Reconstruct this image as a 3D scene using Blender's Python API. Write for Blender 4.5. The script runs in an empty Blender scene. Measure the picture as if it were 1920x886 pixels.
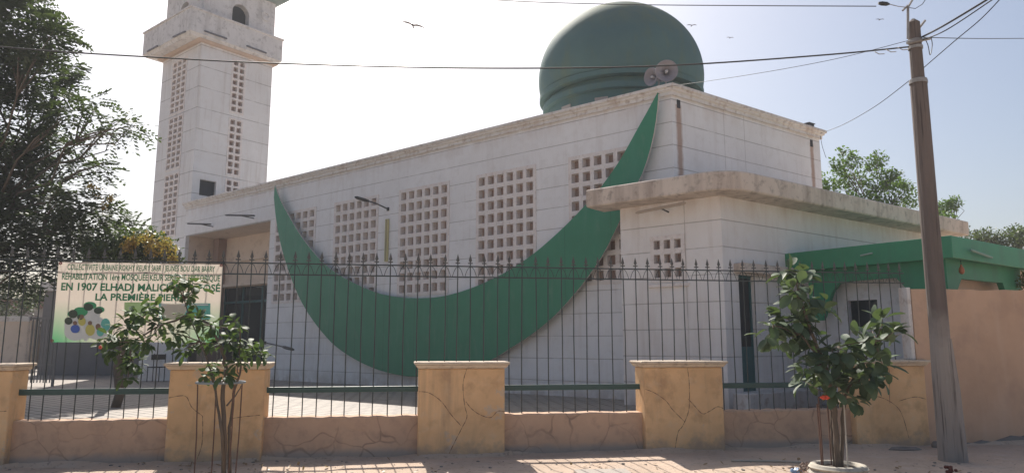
import bpy, math, random
import numpy as np
from mathutils import Vector, Matrix
random.seed(7); np.random.seed(7)
R = math.radians
S = bpy.context.scene
COL = S.collection
# ------------------------------------------------------------ camera, sky, sun, exposure
F = 1340.0; CX, CY = 960.0, 443.0; EYE = 1.5; PITCH = math.atan(199/1340)
cam = bpy.data.cameras.new('camera'); cam.lens = F/1920*36; cam.sensor_width = 36; cam.clip_end = 6000; cam.clip_start = .05
camo = bpy.data.objects.new('camera', cam); COL.objects.link(camo)
camo.location = (0, 0, EYE); camo.rotation_euler = (R(90)+PITCH, 0, 0); S.camera = camo
SUN_EL = R(45); SUN_DIR = Vector((-.27, .963, 0)).normalized()      # horizontal direction towards the sun
w = bpy.data.worlds.new('World'); S.world = w; w.use_nodes = True
nt = w.node_tree; nt.nodes.clear()
sk = nt.nodes.new('ShaderNodeTexSky'); sk.sky_type = 'NISHITA'; sk.sun_disc = False
sk.sun_elevation = SUN_EL; sk.sun_rotation = math.atan2(SUN_DIR.x, SUN_DIR.y)
sk.air_density = 1.0; sk.dust_density = 3.4; sk.ozone_density = 1.6; sk.altitude = 0
bg = nt.nodes.new('ShaderNodeBackground'); bg.inputs['Strength'].default_value = .088
ow = nt.nodes.new('ShaderNodeOutputWorld'); nt.links.new(sk.outputs[0], bg.inputs[0]); nt.links.new(bg.outputs[0], ow.inputs[0])
sl = bpy.data.lights.new('sun', 'SUN'); sl.energy = 5.0; sl.angle = R(.6); sl.color = (1, .94, .86)
so = bpy.data.objects.new('sun', sl); COL.objects.link(so)
tos = Vector((SUN_DIR.x*math.cos(SUN_EL), SUN_DIR.y*math.cos(SUN_EL), math.sin(SUN_EL)))
so.rotation_euler = tos.to_track_quat('Z', 'Y').to_euler(); so.location = tos*60
S.view_settings.view_transform = 'Standard'; S.view_settings.look = 'None'; S.view_settings.exposure = 0.5
S.view_settings.gamma = 1; S.view_settings.use_curve_mapping = False
S.render.engine = 'CYCLES'

# ------------------------------------------------------------ helpers
cp, sp_ = math.cos(PITCH), math.sin(PITCH)
def ray(px, py):
    v = CY-py
    return Vector(((px-CX)/F, cp-v/F*sp_, sp_+v/F*cp))
CAM = Vector((0, 0, EYE))
def at_z(px, py, z):
    d = ray(px, py); return CAM+d*((z-EYE)/d.z)
def at_y(px, py, Y):
    d = ray(px, py); return CAM+d*(Y/d.y)
class Wall:                       # vertical plane: origin, rightward direction, outward normal (towards the viewer)
    def __init__(s, o, d):
        s.o = Vector((o[0], o[1], 0)); s.d = Vector((d[0], d[1], 0)).normalized(); s.n = Vector((s.d.y, -s.d.x, 0))
    def hit(s, px, py, off=0.0):
        r = ray(px, py); k = ((s.o+s.n*off-CAM).dot(s.n))/r.dot(s.n); p = CAM+r*k
        return (p-s.o).dot(s.d), p.z
    def p(s, u, z, off=0.0): return s.o+s.d*u+s.n*off+Vector((0, 0, z))

class MB:
    def __init__(s): s.v = []; s.f = []; s.mi = []; s.smooth = False
    def add(s, vs, fs, mi=0):
        b = len(s.v); s.v += [Vector(v) for v in vs]; s.f += [[b+i for i in f] for f in fs]; s.mi += [mi]*len(fs); return s
    def hexa(s, a, mi=0):         # 8 points: bottom 4 ccw, top 4 ccw
        return s.add(a, [(3,2,1,0),(4,5,6,7),(0,1,5,4),(1,2,6,5),(2,3,7,6),(3,0,4,7)], mi)
    def wbox(s, W, u0, u1, z0, z1, o0, o1, mi=0):   # box in wall coordinates, o0 inner, o1 outer
        return s.hexa([W.p(u0,z0,o1),W.p(u1,z0,o1),W.p(u1,z0,o0),W.p(u0,z0,o0),W.p(u0,z1,o1),W.p(u1,z1,o1),W.p(u1,z1,o0),W.p(u0,z1,o0)], mi)
    def box(s, c, d, rz=0, mi=0):
        c = Vector(c); M = Matrix.Rotation(rz, 3, 'Z'); a = []
        for z in (-1, 1):
            for x, y in ((-1,-1),(1,-1),(1,1),(-1,1)): a.append(c+M@Vector((x*d[0]/2, y*d[1]/2, z*d[2]/2)))
        return s.hexa(a, mi)
    def tube(s, pts, rad, n=8, cap=True, mi=0):
        pts = [Vector(p) for p in pts]
        if not hasattr(rad, '__len__'): rad = [rad]*len(pts)
        b = len(s.v); ref = None
        for i, p in enumerate(pts):
            t = (pts[min(i+1, len(pts)-1)]-pts[max(i-1, 0)])
            if t.length < 1e-9: t = Vector((0,0,1))
            t.normalize()
            if ref is None: ref = Vector((0,0,1)) if abs(t.z) < .9 else Vector((1,0,0))
            x = (ref-t*ref.dot(t)).normalized(); y = t.cross(x); ref = x
            for k in range(n):
                a = 2*math.pi*k/n; s.v.append(p+(x*math.cos(a)+y*math.sin(a))*rad[i])
        for i in range(len(pts)-1):
            for k in range(n):
                s.f.append([b+i*n+k, b+i*n+(k+1)%n, b+(i+1)*n+(k+1)%n, b+(i+1)*n+k]); s.mi.append(mi)
        if cap:
            s.f.append([b+k for k in range(n)][::-1]); s.f.append([b+(len(pts)-1)*n+k for k in range(n)]); s.mi += [mi, mi]
        return s
    def lathe(s, c, prof, n=32, mi=0, wob=0):
        c = Vector(c); b = len(s.v)
        for r, z in prof:
            for k in range(n):
                a = 2*math.pi*k/n; rr = r*(1+wob*math.sin(3*a+z*7)); s.v.append(c+Vector((rr*math.cos(a), rr*math.sin(a), z)))
        for i in range(len(prof)-1):
            for k in range(n):
                s.f.append([b+i*n+k, b+i*n+(k+1)%n, b+(i+1)*n+(k+1)%n, b+(i+1)*n+k]); s.mi.append(mi)
        return s
    def sweep(s, path, prof, closed=False, mi=0):   # path: XY points, prof: (outward, z); outward = right-hand side of travel
        P = [Vector((p[0], p[1])) for p in path]; n = len(P); m = len(prof); b = len(s.v)
        for i, p in enumerate(P):
            a = P[i]-P[i-1] if (i > 0 or closed) else P[1]-P[0]
            c = P[(i+1) % n]-P[i] if (i < n-1 or closed) else P[-1]-P[-2]
            a.normalize(); c.normalize(); na = Vector((a.y, -a.x)); nc = Vector((c.y, -c.x)); mm = (na+nc).normalized(); k = 1/max(.3, mm.dot(na))
            for o, z in prof: s.v.append(Vector((p.x+mm.x*o*k, p.y+mm.y*o*k, z)))
        for i in range(n if closed else n-1):
            for j in range(m):
                j2 = (j+1) % m; i2 = (i+1) % n
                s.f.append([b+i*m+j, b+i2*m+j, b+i2*m+j2, b+i*m+j2]); s.mi.append(mi)
        if not closed:
            s.f.append([b+j for j in range(m)]); s.f.append([b+(n-1)*m+j for j in range(m)][::-1]); s.mi += [mi, mi]
        return s
    def prism(s, front, vec, mi=0, side=None):
        n = len(front); vec = Vector(vec); fr = [Vector(p) for p in front]
        s.add(fr+[p+vec for p in fr], [list(range(n)), [n+i for i in range(n)][::-1]], mi)
        s.add(fr+[p+vec for p in fr], [(i, n+i, n+(i+1) % n, (i+1) % n) for i in range(n)], mi if side is None else side); return s
def holed(mb, W, u0, u1, z0, z1, holes, off=0.0, depth=.25, mi=0, rmi=None):
    us = sorted({u0, u1}|{h[0] for h in holes}|{h[1] for h in holes}); zs = sorted({z0, z1}|{h[2] for h in holes}|{h[3] for h in holes})
    for i in range(len(us)-1):
        for j in range(len(zs)-1):
            uc, zc = (us[i]+us[i+1])/2, (zs[j]+zs[j+1])/2
            if any(h[0] < uc < h[1] and h[2] < zc < h[3] for h in holes): continue
            mb.add([W.p(us[i],zs[j],off),W.p(us[i+1],zs[j],off),W.p(us[i+1],zs[j+1],off),W.p(us[i],zs[j+1],off)], [(0,1,2,3)], mi)
    q = mi if rmi is None else rmi
    for a, b_, c, d in holes:
        P = lambda u, z, o: W.p(u, z, off-o)
        for (s1, s2) in (((a,c),(b_,c)),((b_,c),(b_,d)),((b_,d),(a,d)),((a,d),(a,c))):
            mb.add([P(*s1,0),P(*s1,depth),P(*s2,depth),P(*s2,0)], [(0,1,2,3)], q)
def wp(o):
    l = Vector(o.location)
    while o.parent: o = o.parent; l = l+Vector(o.location)
    return l
def obj(name, mb, mats, parent=None, org=None, smooth=False, bevel=0):
    if org is None: org = wp(parent) if parent else Vector((0,0,0))
    org = Vector(org); me = bpy.data.meshes.new(name)
    me.from_pydata([tuple(v-org) for v in mb.v], [], mb.f)
    if not isinstance(mats, (list, tuple)): mats = [mats]
    for m in mats: me.materials.append(m)
    if len(mats) > 1: me.polygons.foreach_set('material_index', mb.mi)
    if smooth: me.polygons.foreach_set('use_smooth', [True]*len(me.polygons))
    me.update(); o = bpy.data.objects.new(name, me); COL.objects.link(o)
    if parent: o.parent = parent; o.location = org-wp(parent)
    else: o.location = org
    if bevel:
        b = o.modifiers.new('bevel', 'BEVEL'); b.width = bevel; b.segments = 2; b.limit_method = 'ANGLE'; b.angle_limit = R(40)
    return o
def tag(o, label=None, cat=None, group=None, kind=None):
    if label: o['label'] = label
    if cat: o['category'] = cat
    if group: o['group'] = group
    if kind: o['kind'] = kind
    return o
def thing(name, label, cat, loc, group=None):
    o = bpy.data.objects.new(name, None); COL.objects.link(o); o.location = Vector(loc); o.empty_display_size = .2
    return tag(o, label, cat, group)
def dup(root, delta, label):
    r = root.copy(); COL.objects.link(r); r.location = root.location+Vector(delta); r['label'] = label
    for ch in root.children:
        c = ch.copy(); COL.objects.link(c); c.parent = r
        for g in ch.children:
            d = g.copy(); COL.objects.link(d); d.parent = c
    return r

# ------------------------------------------------------------ materials
def nodes(name):
    m = bpy.data.materials.new(name); m.use_nodes = True; t = m.node_tree; return m, t, t.nodes, t.links, t.nodes['Principled BSDF']
def mixc(N, L, a, b, fac, mode='MIX'):
    x = N.new('ShaderNodeMix'); x.data_type = 'RGBA'; x.blend_type = mode
    for sock, val in ((x.inputs[0], fac), (x.inputs[6], a), (x.inputs[7], b)):
        if isinstance(val, (int, float)): sock.default_value = val
        elif isinstance(val, (tuple, list)): sock.default_value = (*val[:3], 1)
        else: L.new(val, sock)
    return x.outputs[2]
def ramp(N, L, src, a, b, inv=False):
    x = N.new('ShaderNodeMapRange'); x.clamp = True; L.new(src, x.inputs[0]); x.inputs[1].default_value = a; x.inputs[2].default_value = b
    x.inputs[3].default_value = 1 if inv else 0; x.inputs[4].default_value = 0 if inv else 1; return x.outputs[0]
def mth(N, L, op, a, b=None):
    x = N.new('ShaderNodeMath'); x.operation = op
    for i, v in enumerate((a, b)):
        if v is None: continue
        if isinstance(v, (int, float)): x.inputs[i].default_value = v
        else: L.new(v, x.inputs[i])
    return x.outputs[0]
def noise(N, L, scale, detail=6, stretch=(1,1,1), rough=.6, off=(0,0,0)):
    g = N.new('ShaderNodeNewGeometry'); mp = N.new('ShaderNodeMapping'); L.new(g.outputs['Position'], mp.inputs[0])
    mp.inputs['Scale'].default_value = stretch; mp.inputs['Location'].default_value = off
    n = N.new('ShaderNodeTexNoise'); n.inputs['Scale'].default_value = scale; n.inputs['Detail'].default_value = detail; n.inputs['Roughness'].default_value = rough
    L.new(mp.outputs[0], n.inputs['Vector']); return n.outputs[0]
def bump(N, L, B, h, strength=.3, dist=.01):
    b = N.new('ShaderNodeBump'); b.inputs['Strength'].default_value = strength; b.inputs['Distance'].default_value = dist
    L.new(h, b.inputs['Height']); L.new(b.outputs[0], B.inputs['Normal'])
def plain(name, c, rough=.6, c2=None, scale=3, amt=.6, dirt=None, damt=.5, metal=0, bumps=.2, bscale=40, streak=None, samt=.5, spec=.5):
    m, t, N, L, B = nodes(name); c2 = c2 or tuple(x*.78 for x in c)
    col = mixc(N, L, c, c2, mth(N, L, 'MULTIPLY', ramp(N, L, noise(N, L, scale), .35, .68), amt))
    if dirt: col = mixc(N, L, col, dirt, mth(N, L, 'MULTIPLY', ramp(N, L, noise(N, L, scale*2.7, off=(9,4,2)), .52, .72), damt))
    if streak: col = mixc(N, L, col, streak, mth(N, L, 'MULTIPLY', ramp(N, L, noise(N, L, 3.0, stretch=(1,1,.12), off=(3,1,7)), .5, .75), samt))
    L.new(col, B.inputs['Base Color']); B.inputs['Roughness'].default_value = rough; B.inputs['Metallic'].default_value = metal
    B.inputs['Specular IOR Level'].default_value = spec
    if bumps: bump(N, L, B, noise(N, L, bscale, 4), bumps, .01)
    return m
def jointed(name, c, c2, dirt, z0, dz, wd=.010, W=None, du=None, streak=(.33,.24,.19), base_dirt=None, stains=(), topz=None, samt=.22):
    m, t, N, L, B = nodes(name)
    col = mixc(N, L, c, c2, ramp(N, L, noise(N, L, .9), .3, .7))
    col = mixc(N, L, col, dirt, mth(N, L, 'MULTIPLY', ramp(N, L, noise(N, L, 5, off=(9,4,2)), .5, .8), .3))
    st = mth(N, L, 'MULTIPLY', ramp(N, L, noise(N, L, 5, stretch=(1,1,.08), off=(3,1,7)), .52, .8), samt)
    col = mixc(N, L, col, streak, st)
    g = N.new('ShaderNodeNewGeometry'); s = N.new('ShaderNodeSeparateXYZ'); L.new(g.outputs['Position'], s.inputs[0])
    zz = s.outputs[2]
    if topz:      # rain-washed rust and dust just under the coping
        f = mth(N, L, 'MULTIPLY', ramp(N, L, zz, topz-.5, topz), ramp(N, L, noise(N, L, 4, stretch=(1,1,.2)), .35, .7)); col = mixc(N, L, col, (.45,.32,.24), mth(N, L, 'MULTIPLY', f, .55))
    if base_dirt:
        f = mth(N, L, 'MULTIPLY', ramp(N, L, zz, base_dirt, base_dirt+.45, True), ramp(N, L, noise(N, L, 3), .3, .6)); col = mixc(N, L, col, (.36,.31,.27), mth(N, L, 'MULTIPLY', f, .7))
    fr = mth(N, L, 'FRACT', mth(N, L, 'DIVIDE', mth(N, L, 'SUBTRACT', zz, z0-dz/2), dz))
    d = mth(N, L, 'ABSOLUTE', mth(N, L, 'SUBTRACT', fr, .5))
    ln = ramp(N, L, d, wd*.5/dz, wd*1.3/dz, True)
    def ucoord(W):
        vm = N.new('ShaderNodeVectorMath'); vm.operation = 'DOT_PRODUCT'; L.new(g.outputs['Position'], vm.inputs[0]); vm.inputs[1].default_value = W.d
        return mth(N, L, 'SUBTRACT', vm.outputs['Value'], W.o.dot(W.d))
    if W is not None and du:
        u = ucoord(W)
        for uu in du:
            ln = mth(N, L, 'MAXIMUM', ln, ramp(N, L, mth(N, L, 'ABSOLUTE', mth(N, L, 'SUBTRACT', u, uu)), wd*.35, wd, True))
    for (Ws, u0, hw, ztop, zbot) in stains:      # rust run below a drain hole
        u = ucoord(Ws); wob = mth(N, L, 'MULTIPLY', mth(N, L, 'SUBTRACT', noise(N, L, 6), .5), .08)
        f = ramp(N, L, mth(N, L, 'ABSOLUTE', mth(N, L, 'ADD', mth(N, L, 'SUBTRACT', u, u0), wob)), hw*.5, hw*1.3, True)
        f = mth(N, L, 'MULTIPLY', f, mth(N, L, 'MULTIPLY', ramp(N, L, zz, ztop-.02, ztop, True), ramp(N, L, zz, zbot, zbot+.8)))
        col = mixc(N, L, col, (.34,.2,.13), mth(N, L, 'MULTIPLY', f, .8))
    col = mixc(N, L, col, (.12,.09,.07), mth(N, L, 'MULTIPLY', mth(N, L, 'MULTIPLY', ln, ramp(N, L, noise(N, L, 2.2, off=(5,5,5)), .25, .5)), .5))
    L.new(col, B.inputs['Base Color']); B.inputs['Roughness'].default_value = .75
    h = mth(N, L, 'SUBTRACT', mth(N, L, 'MULTIPLY', noise(N, L, 30, 4), .35), ln)
    bump(N, L, B, h, .35, .012)
    return m
def leafmat(name, a, b, c=None, trans=.35, rough=.45):
    m, t, N, L, B = nodes(name)
    at = N.new('ShaderNodeAttribute'); at.attribute_name = 'rnd'
    col = mixc(N, L, a, b, at.outputs['Fac'])
    if c: col = mixc(N, L, col, c, ramp(N, L, at.outputs['Fac'], .9, .97))
    col = mixc(N, L, col, tuple(x*.6 for x in a), mth(N, L, 'MULTIPLY', ramp(N, L, noise(N, L, 1.6, 2), .4, .7), .5))
    L.new(col, B.inputs['Base Color']); B.inputs['Roughness'].default_value = rough; B.inputs['Specular IOR Level'].default_value = .35
    tr = N.new('ShaderNodeBsdfTranslucent'); L.new(mixc(N, L, col, (.25,.4,.03), .35), tr.inputs[0])
    mx = N.new('ShaderNodeMixShader'); mx.inputs[0].default_value = trans
    L.new(B.outputs[0], mx.inputs[1]); L.new(tr.outputs[0], mx.inputs[2]); L.new(mx.outputs[0], N['Material Output'].inputs[0])
    return m

# ------------------------------------------------------------ planes of the place
FILL_HAZE = .0015
K = 1.13                                                 # distance of the courtyard buildings
FAC = Wall((2.06*K, 13.7*K), (.779, -.627))                 # long facade, u grows to the right
RD = Vector((.808, .589, 0)).normalized()
M_u = FAC.hit(1258, 160)[0]; Mc = FAC.p(M_u, 0)
END = Wall(Mc, RD)                                       # right end face of the hall
Qu = END.hit(1535, 242)[0]; Qc = END.p(Qu, 0)
E_u = FAC.hit(350, 380)[0]; Ec = FAC.p(E_u, 0)
ANF = Wall(FAC.o+FAC.n*.95*K, FAC.d)                       # annex, left face
A_u = ANF.hit(1352, 411)[0]; Ac = ANF.p(A_u, 0)
ANR = Wall(Ac, RD)                                       # annex, right face
FEN = Wall((-1.234, 9.77), (math.cos(R(8.7)), math.sin(R(8.7))))   # front plane of the pillars
GZ = 1.5-1.05*K                                                 # courtyard level
print('M', Mc, 'Q', Qc, 'E', Ec, 'A', Ac)
TOPZ = FAC.hit(1240, 160, .1)[1]; print('facade top', TOPZ, FAC.hit(540, 326, .1), FAC.hit(350,379,.1))

# ------------------------------------------------------------ ground, courtyard
def ground_mat():
    m, t, N, L, B = nodes('dusty_ground')
    col = mixc(N, L, (.55,.415,.31), (.43,.325,.245), ramp(N, L, noise(N, L, .8), .35, .65))
    col = mixc(N, L, col, (.52,.42,.34), mth(N, L, 'MULTIPLY', ramp(N, L, noise(N, L, 4, off=(3,3,3)), .5, .7), .7))
    col = mixc(N, L, col, (.16,.13,.11), mth(N, L, 'MULTIPLY', ramp(N, L, noise(N, L, 17, 8), .56, .72), .7))
    L.new(col, B.inputs['Base Color']); B.inputs['Roughness'].default_value = .95
    h = mth(N, L, 'ADD', noise(N, L, 3), mth(N, L, 'MULTIPLY', noise(N, L, 40, 6), .5)); bump(N, L, B, h, .6, .03); return m
MG = ground_mat()
g = MB(); 
# fine, gently uneven strip in front of the fence, coarse sheet beyond, one mesh
xs = [-170,-100,-60]+[-14+i*.25 for i in range(113)]+[60,100,170]; ys = [-170,-100,-10]+[i*.25 for i in range(4*16)]+[40,90,170]
rng = np.random.RandomState(3); nx, ny = len(xs), len(ys)
def gz(x, y):
    if abs(x) > 15 or y < 0 or y > 9.6: return 0
    k = min(1, (9.6-y)/.8)*min(1, (15-abs(x))/1)
    return k*(.018*math.sin(x*1.7+y*.9)+.012*math.sin(x*4.1-y*3.3+1)+.008*math.sin(x*9+y*7)-.01)
g.v = [Vector((x, y, gz(x, y))) for y in ys for x in xs]
g.f = [[j*nx+i, j*nx+i+1, (j+1)*nx+i+1, (j+1)*nx+i] for j in range(ny-1) for i in range(nx-1)]; g.mi = [0]*len(g.f)
tag(obj('ground', g, MG, smooth=True), kind='structure')
rd = MB(); rd.add([(-169,-14,.012),(169,-14,.012),(169,5.0,.012),(-169,5.0,.012)], [(0,1,2,3)])
tag(obj('bounce_road', rd, plain('bounce_sand', (.56,.48,.38), .95, (.48,.41,.32), .8, bumps=.4, bscale=12)), kind='structure')  # unseen road strip added, kept pale to bounce sunlight onto the shaded fronts
def tile_mat():
    m, t, N, L, B = nodes('courtyard_tiles')
    gg = N.new('ShaderNodeNewGeometry'); mp = N.new('ShaderNodeMapping'); mp.inputs['Rotation'].default_value = (0,0,R(38.8)); L.new(gg.outputs['Position'], mp.inputs[0])
    br = N.new('ShaderNodeTexBrick'); L.new(mp.outputs[0], br.inputs['Vector']); br.inputs['Scale'].default_value = 1; br.inputs['Mortar Size'].default_value = .03
    br.inputs['Brick Width'].default_value = .4; br.inputs['Row Height'].default_value = .2
    br.inputs['Color1'].default_value = (.36,.31,.25,1); br.inputs['Color2'].default_value = (.29,.25,.21,1); br.inputs['Mortar'].default_value = (.12,.1,.085,1)
    col = mixc(N, L, br.outputs[0], (.3,.25,.21), mth(N, L, 'MULTIPLY', ramp(N, L, noise(N, L, 1.5), .45, .7), .7))
    L.new(col, B.inputs['Base Color']); B.inputs['Roughness'].default_value = .7; bump(N, L, B, noise(N, L, 30), .3, .01); return m
cy = MB(); f0 = FEN.p(-20, 0, -.3); f1 = FEN.p(9.5, 0, -.3)
cpoly = [f0, f1, Vector((14, 30, 0)), Vector((-8, 48, 0)), Vector((-45, 45, 0)), Vector((-45, 9, 0))]
cy.prism([Vector((p.x, p.y, GZ)) for p in cpoly], (0,0,-GZ-.05))
tag(obj('courtyard_paving', cy, tile_mat()), kind='structure')

hz = MB(); hz.hexa([(-180,-180,-1),(180,-180,-1),(180,180,-1),(-180,180,-1),(-180,-180,19.5),(180,-180,19.5),(180,180,19.5),(-180,180,19.5)])  # scattering volume added round the scene to lift the shaded surfaces
m_hz = bpy.data.materials.new('fill_haze'); m_hz.use_nodes = True; t = m_hz.node_tree; t.nodes.remove(t.nodes['Principled BSDF'])
pv_ = t.nodes.new('ShaderNodeVolumePrincipled'); pv_.inputs['Color'].default_value = (.93,.95,1,1); pv_.inputs['Density'].default_value = FILL_HAZE; pv_.inputs['Anisotropy'].default_value = .2
t.links.new(pv_.outputs[0], t.nodes['Material Output'].inputs['Volume']); tag(obj('fill_haze', hz, m_hz), 'thin pale air volume added to lighten the shaded surfaces', kind='stuff')
# ------------------------------------------------------------ mosque hall
W_WHITE = (.8,.79,.79); W_WHITE2 = (.735,.72,.715)
BASEZ = GZ
dr_u = END.hit(1272, 196)[0]; dr2_u = END.hit(1521, 266)[0]; dr_z = END.hit(1272, 196)[1]
m_white = jointed('mosque_render', W_WHITE, W_WHITE2, (.5,.46,.43), 1.5+4.54*K, .441*K, W=END, du=(END.hit(1357,230)[0], END.hit(1396,260)[0]), base_dirt=GZ, topz=TOPZ-.12,
                  stains=[(END, dr_u, .09, dr_z, 3.9), (END, dr2_u, .08, dr_z, 4.2)])
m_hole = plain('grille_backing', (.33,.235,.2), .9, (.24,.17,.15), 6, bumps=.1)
m_lat = plain('claustra_blocks', (.76,.71,.68), .8, (.66,.58,.54), 5, dirt=(.4,.31,.27), damt=.5)
m_cop = plain('coping', (.7,.665,.63), .85, (.58,.53,.49), 3, dirt=(.33,.23,.17), damt=.7, streak=(.42,.28,.2))
m_cream = plain('cream_render', (.72,.6,.5), .85, (.62,.5,.4), 1.5, dirt=(.4,.3,.24))
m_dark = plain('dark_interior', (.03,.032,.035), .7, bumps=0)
m_green = plain('crescent_green', (.035,.22,.12), .5, (.028,.19,.1), 2, bumps=.05, streak=(.07,.25,.165), samt=.5)  # streak colour paints in vertical reflections of the fence bars
t = m_green.node_tree; N = t.nodes; L = t.links; B = N['Principled BSDF']; old = B.inputs['Base Color'].links[0].from_socket
g_ = N.new('ShaderNodeNewGeometry'); vm = N.new('ShaderNodeVectorMath'); vm.operation = 'DOT_PRODUCT'; L.new(g_.outputs['Position'], vm.inputs[0]); vm.inputs[1].default_value = FAC.d
d_ = mth(N, L, 'ABSOLUTE', mth(N, L, 'SUBTRACT', mth(N, L, 'FRACT', mth(N, L, 'DIVIDE', vm.outputs['Value'], 1.22)), .5)); sm = ramp(N, L, d_, .004, .009, True)
c1_ = mixc(N, L, old, (.02,.09,.055), mth(N, L, 'MULTIPLY', sm, .6)); c1_ = mixc(N, L, c1_, (.16,.26,.19), mth(N, L, 'MULTIPLY', ramp(N, L, noise(N, L, 7, 8, stretch=(1,1,.3)), .55, .8), .35)); L.new(c1_, B.inputs['Base Color'])
m_teal = plain('teal_door_metal', (.035,.12,.125), .4, (.03,.09,.1), 4, bumps=.05)
m_glass = plain('dark_glass', (.02,.03,.035), .08, bumps=0)
m_blk = plain('black_metal', (.02,.02,.022), .5, bumps=.05)
m_grey = plain('grey_metal', (.28,.28,.3), .5, metal=.3, bumps=.05)

def lattice(mb, W, u0, u1, z0, z1, nc, nr, off, dep, bar=.34, edge=.035):
    """claustra panel: frame + grid of bars round square holes"""
    uu = u1-u0-2*edge; cw = uu/nc; ch = (z1-z0-2*edge)/nr; holes = []
    for i in range(nc):
        for j in range(nr):
            a = u0+edge+cw*(i+bar/2); c = z0+edge+ch*(j+bar/2)
            holes.append((a, a+cw*(1-bar), c, c+ch*(1-bar)))
    us = sorted({round(h[k], 5) for h in holes for k in (0,1)}|{u0, u1}); zs = sorted({round(h[k], 5) for h in holes for k in (2,3)}|{z0, z1})
    for i in range(len(us)-1):
        for j in range(len(zs)-1):
            if i % 2 == 1 and j % 2 == 1: continue
            mb.add([W.p(us[i],zs[j],off),W.p(us[i+1],zs[j],off),W.p(us[i+1],zs[j+1],off),W.p(us[i],zs[j+1],off)], [(0,1,2,3)])
    for a, b, c, d in holes:
        for s1, s2 in (((a,c),(b,c)),((b,c),(b,d)),((b,d),(a,d)),((a,d),(a,c))):
            mb.add([W.p(*s1,off),W.p(*s1,off-dep),W.p(*s2,off-dep),W.p(*s2,off)], [(0,1,2,3)])
def grille(W, u0, u1, z0, z1, nc, nr, parent, label=None, proud=.02, dep=.16, bar=.34):
    mb = MB(); lattice(mb, W, u0, u1, z0, z1, nc, nr, proud, dep, bar)
    mb.sweep  # frame edges
    for a, b, c, d in ((u0,u1,z0,z0+.001),(u0,u1,z1-.001,z1)): mb.add([W.p(a,c,proud),W.p(b,c,proud),W.p(b,c,-.02),W.p(a,c,-.02)], [(0,1,2,3)])
    for a in (u0, u1): mb.add([W.p(a,z0,proud),W.p(a,z1,proud),W.p(a,z1,-.02),W.p(a,z0,-.02)], [(0,1,2,3)])
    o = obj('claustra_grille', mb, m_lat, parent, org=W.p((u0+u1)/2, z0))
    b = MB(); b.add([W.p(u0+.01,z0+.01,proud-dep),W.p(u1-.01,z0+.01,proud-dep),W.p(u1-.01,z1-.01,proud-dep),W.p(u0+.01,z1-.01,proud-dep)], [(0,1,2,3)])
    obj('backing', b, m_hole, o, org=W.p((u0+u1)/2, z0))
    return o
mosque = thing('mosque', 'white mosque prayer hall with green dome and square block grilles in the long facade', 'mosque', Mc+Vector((0,0,GZ)))
wins = []
for (xl, xr) in ((515,591),(625,708),(747,842),(893,1006),(1068,1208)):
    ym = 460
    wins.append((FAC.hit(xl, ym)[0], FAC.hit(xr, ym)[0]))
wt = (FAC.hit(894, 328)[1]+FAC.hit(1173, 275)[1]+FAC.hit(626,381)[1])/3; wb = (FAC.hit(540, 569)[1]+FAC.hit(1130, 531)[1])/2
print('wins', wins, wt, wb)
p_l, p_r = E_u+.12, FAC.hit(503, 500)[0]; p_t = FAC.hit(502, 407)[1]; print('portal', p_l, p_r, p_t)
p_t -= .12
fac = MB(); holed(fac, FAC, E_u, M_u, GZ-.05, TOPZ-.1, [(a, b, wb, wt) for a, b in wins]+[(p_l, p_r, GZ-.05, p_t)], depth=.14)
obj('facade_wall', fac, m_white, mosque)
HD = 4.84*K
bl = Ec+Vector((.627,.779,0))*HD
ew = MB(); ew.add([END.p(0,GZ-.05),END.p(Qu,GZ-.05),END.p(Qu,TOPZ-.1),END.p(0,TOPZ-.1)], [(0,1,2,3)])
obj('end_wall', ew, m_white, mosque)
bw = MB()
for a, b in ((Qc, bl), (bl, Ec)): bw.add([a+Vector((0,0,GZ)), b+Vector((0,0,GZ)), b+Vector((0,0,TOPZ-.1)), a+Vector((0,0,TOPZ-.1))], [(0,1,2,3)])
obj('back_wall', bw, m_white, mosque)
foot = [Mc, Qc, bl, Ec]
rf = MB(); rf.add([Vector((p.x,p.y,TOPZ-.3)) for p in foot], [(0,1,2,3)]); obj('flat_roof', rf, m_cop, mosque)
co = MB(); co.sweep([(p.x,p.y) for p in foot], [(-.2,TOPZ-.1),(.05,TOPZ-.24),(.05,TOPZ-.15),(.09,TOPZ-.13),(.09,TOPZ-.09),(.13,TOPZ-.07),(.13,TOPZ),(-.2,TOPZ)][::1], closed=True)
obj('parapet_coping', co, m_cop, mosque, bevel=.012)
for (a, b), lab in zip(wins, range(5)): grille(FAC, a, b, wb, wt, 6, 9, mosque)
for (u, z) in ((dr_u, dr_z), (dr2_u, dr_z-.02)):
    d = MB(); d.wbox(END, u-.05, u+.05, z-.08, z+.1, -.05, .012); obj('drain_hole', d, m_dark, mosque, org=END.p(u,z))
# portal recess: side walls, back wall, ledge, glazed doors
PD = 1.3*K
pm = MB()
pm.add([FAC.p(p_l,GZ,-.14),FAC.p(p_l,GZ,-PD),FAC.p(p_l,p_t,-PD),FAC.p(p_l,p_t,-.14)], [(0,1,2,3)])
pm.add([FAC.p(p_r,GZ,-.14),FAC.p(p_r,GZ,-PD),FAC.p(p_r,p_t,-PD),FAC.p(p_r,p_t,-.14)], [(0,1,2,3)])
pm.add([FAC.p(p_l,p_t,-.14),FAC.p(p_r,p_t,-.14),FAC.p(p_r,p_t,-PD),FAC.p(p_l,p_t,-PD)], [(0,1,2,3)])
dl, drr, dt = FAC.hit(416, 600, -PD)[0], p_r-.05, FAC.hit(470, 536, -PD)[1]
holed(pm, FAC, p_l, p_r, GZ, p_t, [(dl, drr, GZ, dt)], off=-PD, depth=.2)
obj('portal_walls', pm, m_cream, mosque)
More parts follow.
